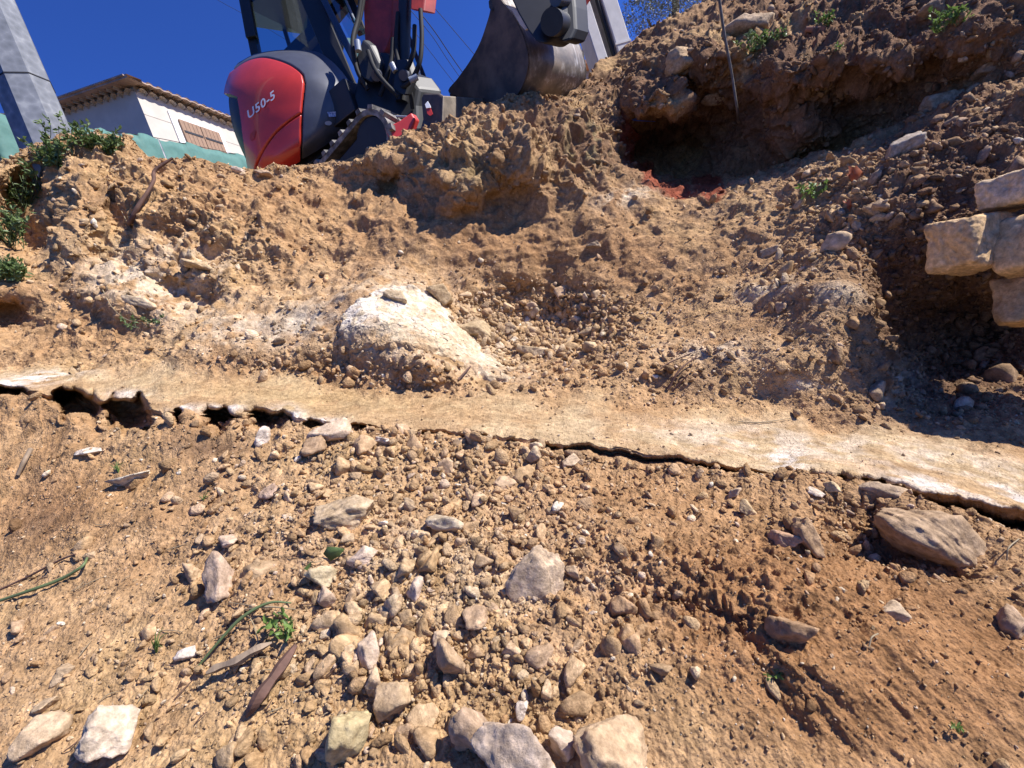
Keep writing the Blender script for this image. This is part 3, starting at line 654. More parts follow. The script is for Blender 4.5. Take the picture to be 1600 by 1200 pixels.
def cr(a, k, axis):
    a = np.moveaxis(a, axis, 0); q = np.concatenate([[2*a[0]-a[1]], a, [2*a[-1]-a[-2]]]); out = []
    for i in range(1, len(q)-2):
        for j in range(k):
            t = j/k; p0, p1, p2, p3 = q[i-1], q[i], q[i+1], q[i+2]
            out.append(.5*((2*p1)+(-p0+p2)*t+(2*p0-5*p1+4*p2-p3)*t*t+(-p0+3*p1-3*p2+p3)*t**3))
    out.append(a[-1]); return np.moveaxis(np.array(out), 0, axis)
HD = cr(cr(HG, 36, 0), 40, 1)
hpx, hpy, hd = HD[..., 0], HD[..., 1], HD[..., 2]
HX = np.stack([(hpx-800)/FPX*hd, hd, (600-hpy)/FPX*hd], -1)
hn = np.cross(np.gradient(HX, axis=1), np.gradient(HX, axis=0)); hn /= np.linalg.norm(hn, axis=-1, keepdims=True)
if np.median((hn*HX).sum(-1)) > 0: hn = -hn
def cat2(L, k=8): return [tuple(q) for q in smooth_pts([(a, b, 0) for a, b in L], k)[:, :2]]
redtop = cat2([(340,128),(362,111),(385,96),(408,90),(430,93),(452,101),(466,110),(473,117)])
redright = [(473,117),(476,130),(474,150),(472,170),(471,200),(471,226),(470,300)]
seam = cat2([(397,290),(401,262),(412,236),(430,210),(450,192),(472,177)])
redpoly = redtop+redright+[(330,300)]
vent = [(340,147),(360,147),(372,152),(376,175),(381,215),(388,262),(388,290),(330,290)]
inred = inside(hpx, hpy, redpoly); invent = inside(hpx, hpy, vent)&(hpy > 146)
low = inside(hpx, hpy, seam+[(600,177),(600,320),(390,320)])
dj = np.minimum(sdist(hpx, hpy, redtop+redright), sdist(hpx, hpy, seam)+np.where(inred, 0, 99))
dv = sdist(hpx, hpy, vent)
groove = np.exp(-(dj/1.3)**2)
HX = HX-hn*(.03*groove)[..., None]+hn*(.012*inred)[..., None]-hn*(.05*invent*sstep(0, 3, dv))[..., None]
lab = np.where(invent, 3, np.where(inred, np.where(low, 2, 1), 0)); lab = np.where((dj < .9) & (lab != 3), 4, lab)
nr_, nc_ = lab.shape
def part_of(name, k, mat):
    fl = []; L = lab[:-1, :-1]; idx = np.argwhere(L == k)
    if not len(idx): return None
    i, j = idx.T; q = i*nc_+j
    f = np.stack([q, q+1, q+nc_+1, q+nc_], 1); u, inv = np.unique(f, return_inverse=True)
    return add(name, HX.reshape(-1, 3)[u], inv.reshape(f.shape), mat, dg, True)
hood = part_of('engine_cover', 0, M_CHAR); panel = part_of('side_panel', 1, M_RED); cw = part_of('counterweight', 2, M_RED)
part_of('rear_vent', 3, M_BLK); part_of('panel_joint', 4, M_BLK)
def on_hood(x, y, lift=.008):
    k = np.argmin((hpx-x)**2+(hpy-y)**2); i, j = divmod(int(k), nc_)
    i = min(max(i, 1), nr_-2); j = min(max(j, 1), nc_-2)
    X0 = P(hpx[i, j], hpy[i, j], hd[i, j])+hn[i, j]*(.012+lift); ray = P(x, y, 1.0)
    return ray*(X0@hn[i, j])/(ray@hn[i, j])
# model lettering on the side panel, following its curve
cu = bpy.data.curves.new('t', 'FONT'); cu.body = 'U50-5'; cu.size = 1; cu.resolution_u = 3; cu.offset = .018; cu.space_character = 1.06
to = bpy.data.objects.new('t', cu); COL.objects.link(to); bpy.context.view_layer.update()
tm = bpy.data.meshes.new_from_object(to.evaluated_get(bpy.context.evaluated_depsgraph_get())); bpy.data.objects.remove(to)
bm = bmesh.new(); bm.from_mesh(tm); bmesh.ops.triangulate(bm, faces=bm.faces)
tv = np.array([v.co[:] for v in bm.verts]); tf = [[v.index for v in f.verts] for f in bm.faces]; bm.free()
tx = (tv[:, 0]-tv[:, 0].min())/(tv[:, 0].max()-tv[:, 0].min()); ty = tv[:, 1]/tv[:, 1].max()
bx = 388+42*tx; by = 186-33*tx-4*np.sin(tx*math.pi)*0; hgt = 13.0
lx = bx+(-1.5+3.0*0)*ty+ty*(-.6); lyy = by-hgt*ty
add('model_lettering', np.array([on_hood(a, b) for a, b in zip(lx, lyy)]), tf, M_WHITE, dg)
def sticker(name, poly, mat): return add(name, np.array([on_hood(*q, .004) for q in poly]), [list(range(len(poly)))], mat, dg)
M_STK = simple('sticker', (.55, .60, .72), .5, 0, .6, 60, col2=(.12, .16, .34))
sticker('sticker', [(511,175),(528,174),(529,182),(514,183)], M_STK)
sticker('sticker', [(513+5.5*math.cos(a), 192.5+3.5*math.sin(a)) for a in np.linspace(0, 6.28, 17)[:-1]], simple('pale_sticker', (.38, .40, .46), .5))
pl = sticker('door_latch', [(391,209),(398,203),(400,205),(397,217),(393,220),(390,217)], M_REDD)
# body behind the panels
ext('engine_bay', [(400,95),(470,90),(535,125),(560,175),(560,215),(420,275),(385,215),(372,140)], 5.35, FYm*.75, M_BLK, dg)
# undercarriage: tracks with lugs
def track(y0, y1, name='track'):
    tl_ = math.radians(11); FXm, U = math.cos(tl_)*FX0+math.sin(tl_)*U0, math.cos(tl_)*U0-math.sin(tl_)*FX0
    O = P(560, 178, 4.45)-(1.0*FXm-.98*FYm+.52*U)
    R_, L_ = .25, .98
    prof = []
    for a in np.linspace(math.pi/2, -math.pi/2, 13): prof.append((L_+R_*math.cos(a), .27+R_*math.sin(a)))
    for x in np.linspace(L_, -L_, 22)[1:-1]: prof.append((x, .02))
    for a in np.linspace(-math.pi/2, -3*math.pi/2, 13): prof.append((-L_+R_*math.cos(a), .27+R_*math.sin(a)))
    for x in np.linspace(-L_, L_, 22)[1:-1]: prof.append((x, .52))
    n = len(prof); V_ = []; F_ = []
    T = lambda x, y, z: O+x*FXm+y*FYm+z*U
    for i, (x, z) in enumerate(prof):
        cxx = min(max(x, -L_), L_); nx, nz = x-cxx, z-.27; l = math.hypot(nx, nz) or 1; nx /= l; nz /= l
        for (yy, e) in ((y0, 0), (y1, 0), (y1, -.05), (y0, -.05)): V_.append(T(x+nx*e, yy, z+nz*e))
    for i in range(n):
        j = (i+1) % n
        for s in range(4): F_.append([i*4+s, i*4+(s+1) % 4, j*4+(s+1) % 4, j*4+s])
    t = add(name, np.array(V_), F_, M_RUB, dg)
    # chevron lugs
    per = []; 
    for i in range(n):
        a, b = prof[i], prof[(i+1) % n]; per.append(math.hypot(a[0]-b[0], a[1]-b[1]))
    tot = sum(per); cum = np.concatenate([[0], np.cumsum(per)]); pr = np.array(prof+[prof[0]])
    V2, F2 = [], []
    def pt(s, y, h):
        s %= tot; x = np.interp(s, cum, pr[:, 0]); z = np.interp(s, cum, pr[:, 1]); c_ = min(max(x, -L_), L_); nx, nz = x-c_, z-.27; l = math.hypot(nx, nz) or 1
        return T(x+nx/l*h, y, z+nz/l*h)
    m = 38; w = y1-y0
    for k in range(m):
        s0 = tot*k/m
        for (ya, yb, sh) in ((y0-.01, y0+w*.47, 0), (y0+w*.53, y1+.01, tot/m/2)):
            o_ = len(V2)
            for h in (-.005, .035):
                g = .0 if h < 0 else .008
                sl = .05 if ya < y0+w*.3 else -.05
                V2 += [pt(s0+sh+g, ya, h), pt(s0+sh+.06-g, ya, h), pt(s0+sh+sl+.06-g, yb, h), pt(s0+sh+sl+g, yb, h)]
            F2 += [[o_+4, o_+5, o_+6, o_+7]]+[[o_+i, o_+(i+1) % 4, o_+4+(i+1) % 4, o_+4+i] for i in range(4)]
    add('tread_lugs', np.array(V2), F2, M_RUB, t)
    fbox('track_frame', T(0, (y0+y1)/2, .27), [FXm, FYm, U], [.9, (y1-y0)/2-.04, .13], M_BLK, dg)
    for x in (-L_, L_):
        c0, c1 = T(x, y0+.03, .27), T(x, y1-.03, .27); tubes('track_wheel', [([c0, c1], .19)], M_BLK, dg, seg=24)
    return O
O_m = track(-.98, -.58); O_m = P(560, 178, 4.45)-(1.0*FXm-.98*FYm+.52*U)
track(.58, .98)
Tm = lambda x, y, z: O_m+x*FXm+y*FYm+z*U
fbox('chassis', Tm(0, 0, .45), [FXm, FYm, U], [.75, .6, .2], M_BLK, dg)
fbox('revolving_frame', Tm(.0, -.05, .85), [FXm, FYm, U], [.85, .75, .16], M_BLK, dg)
ext('belly_guard', [(420,270),(470,240),(520,214),(556,196),(562,206),(520,235),(470,264),(430,275)], 5.0, FYm*.6, M_BLK, dg)
# cab
cab = ext('cab_body', [(545,150),(585,140),(640,120),(658,128),(668,150),(662,178),(600,190),(550,182)], [5.2,5.3,5.6,5.75,5.8,5.8,5.3,5.2], FYm*.15, M_BLK, dg)
ext('cab_corner_panel', [(634,128),(650,124),(660,128),(669,150),(640,156),(636,150)], 5.55, FYm*.12, M_CABL, dg)
def pillar(name, a, b, w, mat, t=.07):
    a_, b_ = P(*a), P(*b); x = np.cross(b_-a_, [0, 1, 0]); x /= np.linalg.norm(x); y = np.cross(x, b_-a_); y /= np.linalg.norm(y)
    return fbox(name, (a_+b_)/2, [x, y, (b_-a_)/np.linalg.norm(b_-a_)], [w/2, t/2, np.linalg.norm(b_-a_)/2], mat, dg, .012)
pillar('cab_pillar', (412,140,5.9), (377,-30,5.9), .12, M_BLK)
pillar('cab_pillar', (394,60,5.85), (383,0,5.85), .13, M_BLK)
pillar('cab_pillar', (553,160,5.4), (478,-20,5.45), .22, M_BLK)
pillar('pillar_highlight', (586,158,5.30), (496,-20,5.33), .075, simple('glossy_black', (.05,.055,.065), .12, .6, .1, 4, coat=1), .05)  # glossy strip added for the highlight along the pillar edge
pillar('cab_pillar', (566,52,5.9), (538,-20,5.95), .12, M_BLK)
pillar('pillar_highlight', (560,46,5.80), (536,-10,5.85), .03, M_CABL, .04)  # light grey strip, the highlight on the black pillar put in as colour
pillar('cab_pillar', (667,132,5.75), (634,45,5.8), .05, M_BLK)
pillar('cab_pillar', (455,80,6.7), (438,25,6.7), .05, M_BLK)
pillar('guard_bar', (452,92,5.7), (548,-4,6.2), .16, M_BLK, .12)
ext('cab_roof', [(372,-70),(520,-90),(610,-30),(545,20),(515,58),(470,53),(400,43),(384,10)], [5.8,5.3,5.9,6.3,6.6,6.8,6.6,6.0], U*.10, M_BLK, dg)
gA = add('window_pane', PP([(404,100,5.88),(382,0,5.88),(500,-10,5.5),(556,130,5.42),(470,100,5.6)]), [[0, 1, 2, 3, 4]], M_GLASS, dg)
add('window_pane', PP([(580,130,5.45),(512,-10,5.5),(540,-10,5.95),(572,60,5.9),(640,60,5.9),(662,128,5.75)]), [[0, 1, 2, 3, 4, 5]], M_GLASS, dg)
add('window_pane', PP([(532,58,6.3),(556,60,6.3),(575,110,6.25),(560,112,6.25)]), [[0, 1, 2, 3]], simple('glass_reflection', (.30,.48,.50), .2), dg)  # opaque teal pane, the reflection in the glass painted as its colour
seat = ext('operator_seat', [(478,20),(500,22),(512,60),(505,95),(470,95),(475,60)], 5.95, FYm*.3, M_BLK, dg, bev=.04)
tubes('work_lamp', [(PP([(663,126,5.7),(670,130,5.6)]), .035)], M_BLK, dg)
# boom, cylinders, hoses
FXa, FYa = hframe(48)
ext('boom', [(560,-420),(640,-430),(628,-60),(612,0),(611,55),(603,74),(596,87),(578,87),(570,72),(567,0),(566,-60)], 4.75, FYa*.24, M_REDD, dg)
ext('boom_tip', [(560,-420),(640,-430),(900,-560),(905,-500),(690,-400)], [4.75,4.75,4.85,4.85,4.8], FYa*.22, M_REDD, dg)
ext('stick', [(868,-560),(930,-540),(905,-10),(885,20),(838,-20)], [4.85,4.85,4.75,4.75,4.75], FYa*.22, M_REDD, dg)
ext('cylinder_guard', [(650,-250),(690,-250),(662,18),(641,15),(643,-60)], 4.5, FYa*.14, M_REDD, dg)
tubes('boom_cylinder', [(PP([(640,-120,4.62),(633,0,4.62),(630,120,4.7),(628,160,4.72)]), .062)], M_BLK, dg, seg=16)
tubes('cylinder_rod', [(PP([(612,-60,4.85),(616,40,4.85),(612,120,4.9)]), .035)], simple('chromed_rod', (.12,.12,.13), .2, .9), dg, seg=12)
ext('swing_bracket', [(562,92),(577,80),(604,82),(618,110),(640,118),(655,138),(650,165),(652,205),(610,215),(572,190),(548,160),(556,128)], 4.72, FYa*.30, M_BLK, dg, bev=.03)
ext('bracket_lug', [(566,60),(578,70),(592,98),(582,130),(562,120),(556,90)], 4.62, FYa*.08, M_BLK, dg, bev=.02)
ext('bracket_lug', [(618,92),(636,92),(645,120),(632,150),(612,140)], 4.55, FYa*.08, M_BLK, dg, bev=.02)
tubes('pivot_pin', [(PP([(588,118,4.55),(594,114,4.9)]), .05)], M_CHAR, dg, seg=16)
tubes('pivot_pin', [(PP([(630,118,4.5),(650,112,4.9)]), .045)], M_CHAR, dg, seg=16)
hs = [[(569,-10,4.7),(563,25,4.7),(553,60,4.65),(556,95,4.65),(566,130,4.7)], [(565,-10,4.66),(559,30,4.66),(551,66,4.6),(558,110,4.6),(575,140,4.65)],
      [(657,15,4.45),(659,60,4.42),(655,100,4.42),(640,128,4.5),(622,140,4.6)], [(614,60,4.6),(612,90,4.6),(606,115,4.6),(594,150,4.65)], [(648,40,4.5),(646,80,4.5),(634,110,4.55),(615,128,4.6)],
      [(622,20,4.6),(619,60,4.6),(622,95,4.6),(640,140,4.6),(645,170,4.7)], [(575,80,4.6),(584,105,4.55),(600,128,4.5),(622,150,4.55)]]
for h in hs: tubes('hydraulic_hose', [(smooth_pts(PP(h)), .022)], M_HOSE, dg)
for a, b in (((558,64,4.56),(560,80,4.56)), ((640,126,4.45),(652,120,4.45)), ((612,100,4.55),(618,112,4.55))): tubes('hose_fitting', [(PP([a, b]), .03)], M_CABL, dg, seg=10)
# dozer blade and its arm
bl = ext('dozer_blade', [(692,148),(760,153),(762,205),(690,206)], [4.15,4.8,4.8,4.15], [-.02, .05, 0], M_BLADE, dg, bev=.015)
ext('blade_end_plate', [(657,153),(662,145),(686,145),(693,150),(692,205),(655,205),(660,186)], [4.3,4.3,4.2,4.16,4.16,4.28,4.3], FYm*.04, simple('blade_side', (.10,.075,.06), .6, 0, .4, 10), dg, bev=.02)
ext('blade_arm', [(600,200),(622,190),(642,176),(648,186),(640,206),(610,222)], 4.36, FYm*.08, simple('sunlit_red_paint', (.62,.05,.045), .45, 0, .15, 8), dg, bev=.01)  # same red made brighter, sunlight on the arm put into the colour
ext('reflector', [(664,163),(668,158),(670,162),(676,178),(672,181),(668,178)], 4.185, FYm*.006, M_RED, dg, bev=0)
ext('reflector', [(664,163),(668,158),(671,163),(673,168),(666,169)], 4.178, FYm*.006, M_WHITE, dg, bev=0)
tubes('grab_rail', [(PP([(600,181,4.5),(644,183,4.4)]), .010)], M_CABL, dg)
M_CONC0 = simple('polished_flange', (.55,.52,.48), .5)
# bucket, swung towards the trench
def onp(x, y): ray = P(x, y, 1.0); return (P(762, 90, 4.55)@FYa)/(ray@FYa)
near = smooth_pts([(a, b, 3.9) for a, b in [(770,-45),(774,-15),(785,2),(800,22),(813,45),(822,70),(826,95),(822,120),(812,143),(798,159)]], 5)
front = smooth_pts([(a, b, 3.9) for a, b in [(798,159),(750,153),(702,145),(716,122),(733,98),(749,70),(760,40),(767,12),(766,-20),(770,-45)]], 5)
near = np.array([(q[0], q[1], onp(q[0], q[1])) for q in near]); front = np.array([(q[0], q[1], onp(q[0], q[1])) for q in front])
NE = PP(near); Lb = FYa*.86
n = len(NE); th = .018
out = np.concatenate([NE, NE+Lb]); cen = PP([(760,90,onp(760,90))])[0]
inn = NE+(cen-NE)/np.linalg.norm(cen-NE, axis=1)[:, None]*th; inn = np.concatenate([inn, inn+Lb])
vv = np.concatenate([out, inn]); ff = []
for i in range(n-1):
    ff += [[i, i+1, n+i+1, n+i], [2*n+i, 3*n+i, 3*n+i+1, 2*n+i+1]]
ff += [[0, n, 3*n, 2*n], [n-1, 3*n-1, 4*n-1, 2*n-1]]
bk = add('bucket', vv, ff, M_BUCK, dg, True)
M_BSIDE = simple('bucket_side', (.15, .105, .075), .7, 0, .55, 5, .003, col2=(.06, .046, .038))
side = PP(list(near)+list(front[1:-1]))
for off in (0, 1):
    a = side+Lb*off+(FYa*-.004 if off == 0 else FYa*.004); v2 = np.concatenate([a, a+FYa*.022*(1 if off == 0 else -1)]); m_ = len(a)
    o = add('side_plate', v2, [list(range(m_)), list(range(2*m_-1, m_-1, -1))]+[[i, i+m_, (i+1) % m_+m_, (i+1) % m_] for i in range(m_)], M_BSIDE, bk)
    bm = bmesh.new(); bm.from_mesh(o.data); bmesh.ops.recalc_face_normals(bm, faces=bm.faces); bmesh.ops.triangulate(bm, faces=[q for q in bm.faces if len(q.verts) > 4]); bm.to_mesh(o.data); bm.free()
bp = PP([(798,160,onp(798,160)),(702,146,onp(702,146))]); bq = bp+Lb
add('cutting_edge', np.concatenate([bp, bq[::-1], bp-U*.03, bq[::-1]-U*.03]), [[0, 1, 2, 3], [7, 6, 5, 4], [0, 4, 5, 1], [1, 5, 6, 2], [2, 6, 7, 3], [3, 7, 4, 0]], M_BSIDE, bk)
for k in range(5):
    c = PP([(702,148,onp(702,148))])[0]+Lb*(k+.5)/5; fbox('tooth', c+FXa*-.05-U*.01, [FXa, FYa, U], [.07, .03, .02], M_BLADE, bk, .006)
ext('lifting_ear', [(768,18),(764,12),(763,2),(767,-4),(772,-4),(770,4),(770,12)], onp(768,5)-.01, FYa*.02, M_BSIDE, bk, bev=.004)
ext('shell_flange', [(799,14),(804,13),(810,18),(821,36),(826,44),(820,47),(812,38)], [onp(a,b)-.01 for a, b in [(799,14),(804,13),(810,18),(821,36),(826,44),(820,47),(812,38)]], FYa*.035, M_CONC0, bk, bev=.004)
cp = ext('quick_coupler', [(802,-60),(870,-60),(877,0),(880,30),(868,58),(852,68),(838,66),(824,48),(808,20),(799,0)], 4.1, FYa*.26, M_BLK, dg, bev=.02)
ext('coupler_plate', [(845,-60),(890,-60),(898,10),(900,45),(892,62),(878,66),(868,55),(870,20)], 4.15, FYa*.20, M_BLK, dg, bev=.02)
tubes('coupler_boss', [(PP([(862,34,3.99),(886,42,4.37)]), .100)], M_BLK, dg, seg=24)
tubes('pivot_pin', [(PP([(868,-2,4.0),(900,3,4.35)]), .055)], M_CHAR, dg, seg=16)

# ---------------------------------------------------------------- poles, house, fence, wires
def galv():
    m, t, b = nt('galvanised_steel'); v = t.nodes.new('ShaderNodeTexVoronoi'); v.inputs['Scale'].default_value = 16
    tc = t.nodes.new('ShaderNodeTexCoord'); t.links.new(tc.outputs['Object'], v.inputs['Vector'])
    n = noise(t, 7, 5, .7); a = mixc(t, v.outputs['Distance'], n.outputs['Fac'], .6)
    r = ramp(t, a, [(.3, (.12, .13, .145)), (.55, (.18, .19, .21)), (.7, (.27, .28, .29))]); t.links.new(r.outputs[0], b.inputs['Base Color'])
    b.inputs['Metallic'].default_value = .35; b.inputs['Roughness'].default_value = .55; return m
M_GALV = galv()
bx0 = P(94, 268, 4.35); upk = U; topk = bx0+U*5.5
a1, a2 = hframe(12)
def ngon_pole(name, c0, c1, r0, r1, n, mat, parent=None, ph=0):
    vv = []
    for c, r in ((c0, r0), (c1, r1)):
        for k in range(n): w = 2*math.pi*(k+ph)/n; vv.append(c+r*(math.cos(w)*a1+math.sin(w)*a2))
    f = [[k, (k+1) % n, n+(k+1) % n, n+k] for k in range(n)]+[list(range(n))[::-1], list(range(n, 2*n))]
    return add(name, np.array(vv), f, mat, parent)
pole = empty('utility_pole', bx0-U*.3); tag(pole, 'faceted galvanised steel pole leaning out of the picture at the left edge', 'utility pole')
ngon_pole('shaft', bx0-U*.4, topk, .228, .145, 8, M_GALV, pole, .5)
ngon_pole('strap', bx0+U*.78, bx0+U*.79, .2165, .2165, 8, M_BLK, pole, .5)
ext('foot_bracket', [(38,222),(48,226),(64,262),(60,278),(44,248)], 4.1, [0, .05, 0], simple('dark_galv', (.2,.21,.22), .5, .3), pole, bev=.004)
# concrete I-section pole at right
pb = P(957, 110, 6.4); h1, h2 = hframe(-8)
M_CONC = simple('pale_concrete', (.62, .60, .57), .9, 0, .12, 9, .002)
cpole = empty('concrete_pole', pb-U*.5); tag(cpole, 'pale concrete I-section pole with a dark cable in its recess rising behind the bucket', 'utility pole')
for (s, w, nm) in ((-.165, .075, 'flange'), (.175, .105, 'flange')):
    fbox(nm, pb+h1*s+U*2.4, [h1, h2, U], [w, .16, 3.0], M_CONC, cpole, .012)
fbox('web', pb+h2*.03+U*2.4, [h1, h2, U], [.12, .05, 3.0], simple('grey_concrete', (.42,.40,.38), .9), cpole, 0)
fbox('base_collar', pb+h1*.175-U*.02+U*.25, [h1, h2, U], [.112, .168, .012], M_CONC, cpole, 0)
tubes('cable', [(np.array([pb+h1*.02-h2*.10-U*.5, pb+h1*.03-h2*.12+U*1, pb-h1*.02-h2*.10+U*2.2, pb+h2*-.1+U*5]), .028)], M_HOSE, cpole)
# house
Eh = np.array([.305, .934, .186]); Eh -= U*(Eh@U); Eh /= np.linalg.norm(Eh); Gh = np.cross(U, Eh); Gh = -Gh if Gh[0] > 0 else Gh   # along eave (away), along gable (left)
C0 = P(207, 133, 10.0)
house = empty('house', C0-U*4.2+Gh*3+Eh*4); tag(house, 'cream rendered house with scalloped tile eaves and brown shutters behind the green netting', 'house')
M_REND = simple('cream_render', (.54, .49, .42), .9, 0, .12, 3); M_SH = simple('brown_shutter_wood', (.30, .185, .115), .7, 0, .2, 12)
M_TILE = simple('terracotta_tile', (.42, .30, .23), .85, 0, .35, 5); M_WH = simple('white_render', (.82, .80, .78), .8)
rk = 6.2; slope = math.tan(math.radians(15))
base = -4.4
wl = [C0+U*base, C0, C0+Gh*rk+U*rk*slope, C0+Gh*2*rk, C0+Gh*2*rk+U*base]
v = np.array(wl+[q+Eh*9 for q in wl])
add('wall', v, [[4, 3, 2, 1, 0], [5, 6, 7, 8, 9], [0, 1, 6, 5], [3, 4, 9, 8]], M_REND, house)
# roof: two pitches of round tiles as corrugated sheets with thickness
def pitch(sgn):
    vv, ff = [], []; nx = 140; x0, x1 = -.35, 9.3
    org = C0 if sgn > 0 else C0+Gh*2*rk; g = Gh*sgn
    for li, lift in enumerate((.035, .005)):
        for j in range(2):
            for i in range(nx+1):
                e = x0+(x1-x0)*i/nx; q = -.24 if j == 0 else rk
                z = lift+.017*math.cos(2*math.pi*e/.20)+(q*slope)
                vv.append(org+Eh*e+g*q+U*z)
    m = nx+1
    for i in range(nx):
        ff += [[i, i+1, m+i+1, m+i], [2*m+i, 3*m+i, 3*m+i+1, 2*m+i+1], [i, 2*m+i, 2*m+i+1, i+1]]
    ff += [[0, m, 3*m, 2*m]]
    return add('roof', np.array(vv), ff, M_TILE, house)
pitch(1); pitch(-1)
def scallops(name, org, along, outd, length, rise, n, mat):
    vv, ff = [], []
    for row, (off, zz) in enumerate(((.10, -.13), (.22, -.02))):
        for k in range(n):
            c = along*(length*(k+.5+.5*row)/n); o_ = len(vv); r = length/n*.42
            for e in (0, off):
                for a in np.linspace(0, math.pi, 6):
                    vv.append(org+c+along*(r*math.cos(a))+outd*e+U*(zz+r*.9*math.sin(a)+rise*(length*(k+.5)/n)))
            for a in range(5): ff.append([o_+a, o_+a+1, o_+7+a, o_+6+a])
    return add(name, np.array(vv), ff, mat, house)
M_SC = simple('eave_tiles', (.60, .53, .46), .9, 0, .15, 5)
scallops('eave_tiles', C0-U*.03, Eh, -Gh, 9, 0, 42, M_SC)
scallops('eave_tiles', C0-U*.03, Gh, -Eh, rk, slope, 30, M_SC)
# rake edge board under the gable tiles
vv = [C0-Gh*.3-U*.3*slope-Eh*.32-U*.02, C0+Gh*rk+U*rk*slope-Eh*.32-U*.02]
add('verge', np.array([vv[0]+U*.055, vv[1]+U*.055, vv[1]-U*.02, vv[0]-U*.02]+[q+Eh*.30 for q in (vv[0]+U*.055, vv[1]+U*.055, vv[1]-U*.02, vv[0]-U*.02)]), [[0, 1, 2, 3], [7, 6, 5, 4], [2, 6, 7, 3], [0, 4, 5, 1]], M_TILE, house)
def hwin(e0, e1, z0, z1):
    o3 = -Gh
    f = add('window_surround', np.array([C0+Eh*e+U*z+o3*t for t in (0, .03) for (e, z) in ((e0-.16, z0-.1), (e1+.16, z0-.1), (e1+.16, z1+.16), (e0-.16, z1+.16))]), [[4, 5, 6, 7], [0, 4, 7, 3], [1, 2, 6, 5], [3, 7, 6, 2], [0, 1, 5, 4]], M_WH, house)
    mid = (e0+e1)/2
    for (a, b_) in ((e0, mid-.01), (mid+.01, e1)):
        s = fbox('shutter', C0+Eh*(a+b_)/2+U*(z0+z1)/2+o3*.055, [Eh, o3, U], [(b_-a)/2, .022, (z1-z0)/2], M_SH, f, .004)
        for z in (z0+.28, z1-.28): fbox('hinge_strap', C0+Eh*(a+b_)/2+U*z+o3*.08, [Eh, o3, U], [(b_-a)/2*.9, .006, .025], M_BLK, s, 0)
        for k in range(1, 5): fbox('board_gap', C0+Eh*(a+(b_-a)*k/5)+U*(z0+z1)/2+o3*.077, [Eh, o3, U], [.006, .002, (z1-z0)/2-.03], simple('shutter_gap', (.12,.07,.045), .8), s, 0)
hwin(.76, 1.80, -1.95, -.50)
hwin(2.62, 3.7, -1.95, -.50)
# second roof behind
fbox('render_line', C0+Eh*4.5-U*.62-Gh*.003, [Eh, Gh, U], [4.5, .003, .006], simple('line', (.5,.46,.4), .9), house, 0)
ann = empty('outbuilding', P(20, 210, 14)); tag(ann, 'small tiled building just showing left of the house behind the steel pole', 'building')
ext('roof', [(2,182),(24,152),(60,150),(60,190)], [14,14,13,13], [0, 3, .3], simple('brown_roof', (.16,.09,.08), .9), ann)
ext('wall', [(8,190),(62,186),(62,260),(8,260)], 13.4, [0, 3, 0], M_REND, ann)
sh = empty('distant_house', P(918, 150, 16)); tag(sh, 'tiny house with a terracotta roof between the bucket and the concrete pole', 'house')
ext('wall', [(900,100),(930,98),(930,150),(895,150)], 16, [1, 4, 0], simple('house_grey', (.45,.40,.36), .9), sh)
ext('roof', [(898,101),(903,95),(928,91),(934,97)], [15.6,15.6,15.6,15.6], [1, 4, .2], simple('roof_orange', (.50,.26,.15), .9), sh, bev=0)
# green windbreak netting on posts
def net_mat():
    m, t, b = nt('green_netting'); n = noise(t, 5, 5, .6)
    r = ramp(t, n.outputs['Fac'], [(.3, (.12, .28, .245)), (.7, (.20, .40, .35))]); t.links.new(r.outputs[0], b.inputs['Base Color']); b.inputs['Roughness'].default_value = .7
    tl = t.nodes.new('ShaderNodeBsdfTranslucent'); t.links.new(r.outputs[0], tl.inputs[0]); mx = t.nodes.new('ShaderNodeMixShader'); mx.inputs[0].default_value = .45
    t.links.new(b.outputs[0], mx.inputs[1]); t.links.new(tl.outputs[0], mx.inputs[2]); t.links.new(mx.outputs[0], t.nodes['Material Output'].inputs[0])
    bump(t, b, n.outputs['Fac'], .6, .02); return m
fence = empty('netting_fence', P(200, 290, 6.6)); tag(fence, 'green windbreak netting fence along the crest in front of the house', 'fence')
fl = np.array([(-260,172,4.6),(-100,174,5.0),(0,178,5.3),(60,187,5.7),(118,199,6.1),(170,205,6.5),(240,215,7.2),(310,229,8.1),(385,245,9.2),(470,268,10.8)], float)
fk = smooth_pts(fl, 14); vv = []; nR = 18
for j in range(nR+1):
    for i, q in enumerate(fk):
        b0 = P(*q); w = .035*math.sin(i*.9+j*.15)+.03*math.sin(i*.37+j*.5)+.012*math.sin(i*2.1-j*.8)
        vv.append(b0-U*(j*.12)+np.array([0, w, 0])-U*(.02*math.sin(i*.45) if j == 0 else 0))
m = len(fk); ffs = [[j*m+i, j*m+i+1, (j+1)*m+i+1, (j+1)*m+i] for j in range(nR) for i in range(m-1)]
net = add('netting', np.array(vv), ffs, net_mat(), fence, True)
sm_ = net.modifiers.new('thick', 'SOLIDIFY'); sm_.thickness = .004
for q in fl[1:]:
    b0 = P(*q)+np.array([0, .09, 0]); tubes('post', [(np.array([b0+U*.02, b0-U*2.2]), .022)], M_GALV, fence)
tubes('top_wire', [(np.array([P(*q)+np.array([0, -.01, 0]) for q in fk]), .005)], M_BLK, fence)
